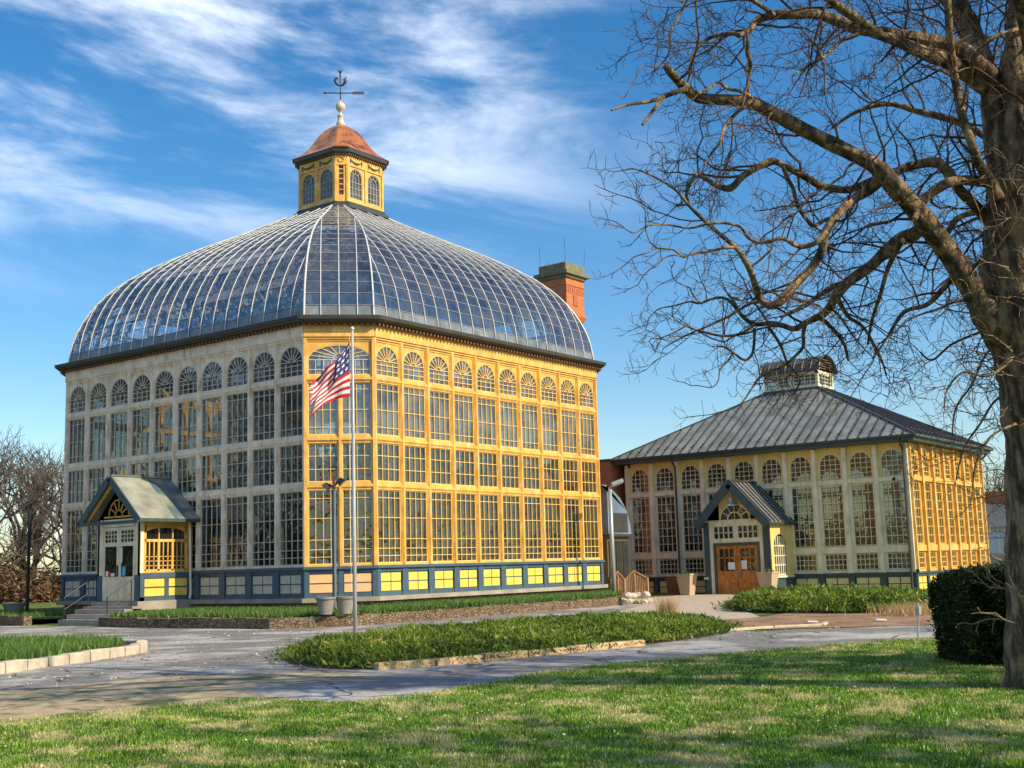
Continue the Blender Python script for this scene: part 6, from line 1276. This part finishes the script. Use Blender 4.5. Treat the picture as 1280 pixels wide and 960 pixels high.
nd[f_ == 0] = [-U_.x, -U_.y, .3]; nd[f_ == 1] = [U_.x, U_.y, .3]; nd[f_ == 2] = [-Wd.x, -Wd.y, .3]; nd[f_ >= 3] = [0, 0, 1]
V_, F_, v_ = leaves(X, .055, rg, D=nd*.8, asp=.5); np_mesh('foliage', V_, F_, M['yew'], v_, hd_)
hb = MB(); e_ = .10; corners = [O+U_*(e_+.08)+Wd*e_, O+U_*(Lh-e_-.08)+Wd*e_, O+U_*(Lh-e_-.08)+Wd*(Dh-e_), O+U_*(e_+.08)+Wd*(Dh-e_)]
hb.prism([(p.x, p.y) for p in corners], .02, Hh-.10); hb.build('dark_core', M['core'], hd_)  # solid dark block behind the hedge leaves
# lawn blades
lawn_poly = [(3, 17)]+lawn_edge[1:]+[(30, 2), (12, -3), (2, 6)]
rg = np.random.default_rng(23)
def scatter(n, x0, x1, y0, y1):
    x = rg.uniform(x0, x1, n); y = rg.uniform(y0, y1, n); k = in_poly(x, y, lawn_poly)
    # keep what lies within (or just outside) the view wedge
    dx, dy = x*math.cos(YAW)+y*math.sin(YAW), x*r0.x+y*r0.y; k &= (np.abs(dy) < dx*.45+.8) & (dx > 8); return x[k], y[k], dx[k]
x, y, dx = scatter(2200000, 4, 28, -1, 17); keep = rg.uniform(0, 1, len(x)) < np.clip(11/dx, .25, 1)**1.2; x, y, dx = x[keep], y[keep], dx[keep]
cl = .5+.5*nz(x, y, 2.6, 2); keep = rg.uniform(0, 1, len(x)) < .45+.55*cl; x, y, dx, cl = x[keep], y[keep], dx[keep], cl[keep]
hgt = (.018+.036*rg.uniform(0, 1, len(x))*(.3+cl))*1.0; V_, F_, v_ = blades(np.stack([x, y, np.zeros(len(x))], 1), hgt, (.005+.0007*dx)*rg.uniform(.7, 1.3, len(x)), .9, rg)
tag(np_mesh('lawn_grass', V_, F_, M['blade'], v_), 'short green spring lawn with straw coloured patches in the foreground', 'grass', kind='stuff')
print('blades', len(x))
# litter: small clumps standing a little higher in the lawn
x, y, dx = scatter(500, 6, 24, -1, 14); m_ = 26; X = np.repeat(x, m_)+rg.normal(size=len(x)*m_)*.05; Y = np.repeat(y, m_)+rg.normal(size=len(x)*m_)*.05
V_, F_, v_ = blades(np.stack([X, Y, np.zeros(len(X))], 1), rg.uniform(.05, .14, len(X)), np.full(len(X), .012), .8, rg)
tag(np_mesh('grass_clumps', V_, F_, M['bulb'], v_*.6), 'darker green clumps scattered through the lawn', 'grass', kind='stuff')

# fallen leaves and daisies
x, y, dx = scatter(9000, 6, 27, -1, 16); V_, F_, v_ = leaves(np.stack([x, y, np.full(len(x), .025)], 1), .028, rg, D=np.stack([rg.normal(size=len(x)), rg.normal(size=len(x)), np.full(len(x), .15)], 1), asp=.7)
tag(np_mesh('fallen_leaves', V_, F_, M['litter'], v_), 'pale fallen leaves and petals scattered over the lawn', 'leaves', kind='stuff')
x, y = fill([(15, 15.0), (21, 12.2), (28.5, 11), (29, 17), (24, 30), (12, 28), (9, 18)], 2500, rg); V_, F_, v_ = leaves(np.stack([x, y, np.full(len(x), .018)], 1), .05, rg, D=np.stack([rg.normal(size=len(x)), rg.normal(size=len(x)), np.full(len(x), .08)], 1), asp=.6)
tag(np_mesh('road_litter', V_, F_, M['litter'], v_), 'small dry leaves and grit on the asphalt drive', 'leaves', kind='stuff')
# ragged grass and debris along the lawn edge
pts_ = []
for (ax, ay), (bx, by) in zip(lawn_edge[1:], lawn_edge[2:]):
    L_ = math.hypot(bx-ax, by-ay); k = int(L_*260); t_ = rg.uniform(0, 1, k); nx_, ny_ = -(by-ay)/L_, (bx-ax)/L_; o_ = np.abs(rg.normal(size=k))*.10*(1+nz(ax+t_*5, ay+t_*5, 3.0, 4))
    pts_.append(np.stack([ax+(bx-ax)*t_+nx_*o_, ay+(by-ay)*t_+ny_*o_, np.full(k, .005)], 1))
P_ = np.concatenate(pts_); V_, F_, v_ = blades(P_, rg.uniform(.02, .06, len(P_)), np.full(len(P_), .014), 1.2, rg)
tag(np_mesh('verge_grass', V_, F_, M['blade'], v_), 'ragged grass creeping over the edge of the drive', 'grass', kind='stuff')
# trees standing to the right of the view; their branches shade the lawn and drive
far_tree(11.5, -8.5, 13, 201, 'bare tree standing on the lawn outside the right of the view, nearest the viewer', 'bare trees beyond the right of the view', m='bark')
far_tree(20.5, -9.0, 15, 202, 'bare tree standing beyond the hedge outside the right of the view', 'bare trees beyond the right of the view', m='bark')

# grove left of the view: it is what the left windows of the palm house mirror
for i, (x, y, h) in enumerate([(8, 56, 17), (14, 64, 19), (2, 66, 18), (-6, 58, 16), (-12, 70, 20), (18, 74, 18)]):
    far_tree(x, y, h, 300+i, ['bare tree in the grove outside the left of the view, nearest the drive', 'tall bare tree in the grove outside the left of the view, beside the drive', 'bare tree in the middle of the grove outside the left of the view', 'lowest bare tree of the grove outside the left of the view', 'tallest bare tree of the grove outside the left of the view', 'bare tree at the back of the grove outside the left of the view'][i], 'bare trees outside the left of the view')
x = rg.uniform(-22, 26, 16000); y = 62+rg.uniform(-3, 3, 16000)+.3*x*.5; z = rg.uniform(0, 1, 16000)**.8*(4.5+1.5*np.sin(x*.7))
V_, F_, v_ = leaves(np.stack([x, y, z], 1), .75, rg, asp=.3); tag(np_mesh('undergrowth', V_, F_, M['yew'], v_), 'dark evergreen undergrowth beneath the grove left of the view', 'undergrowth', kind='stuff')
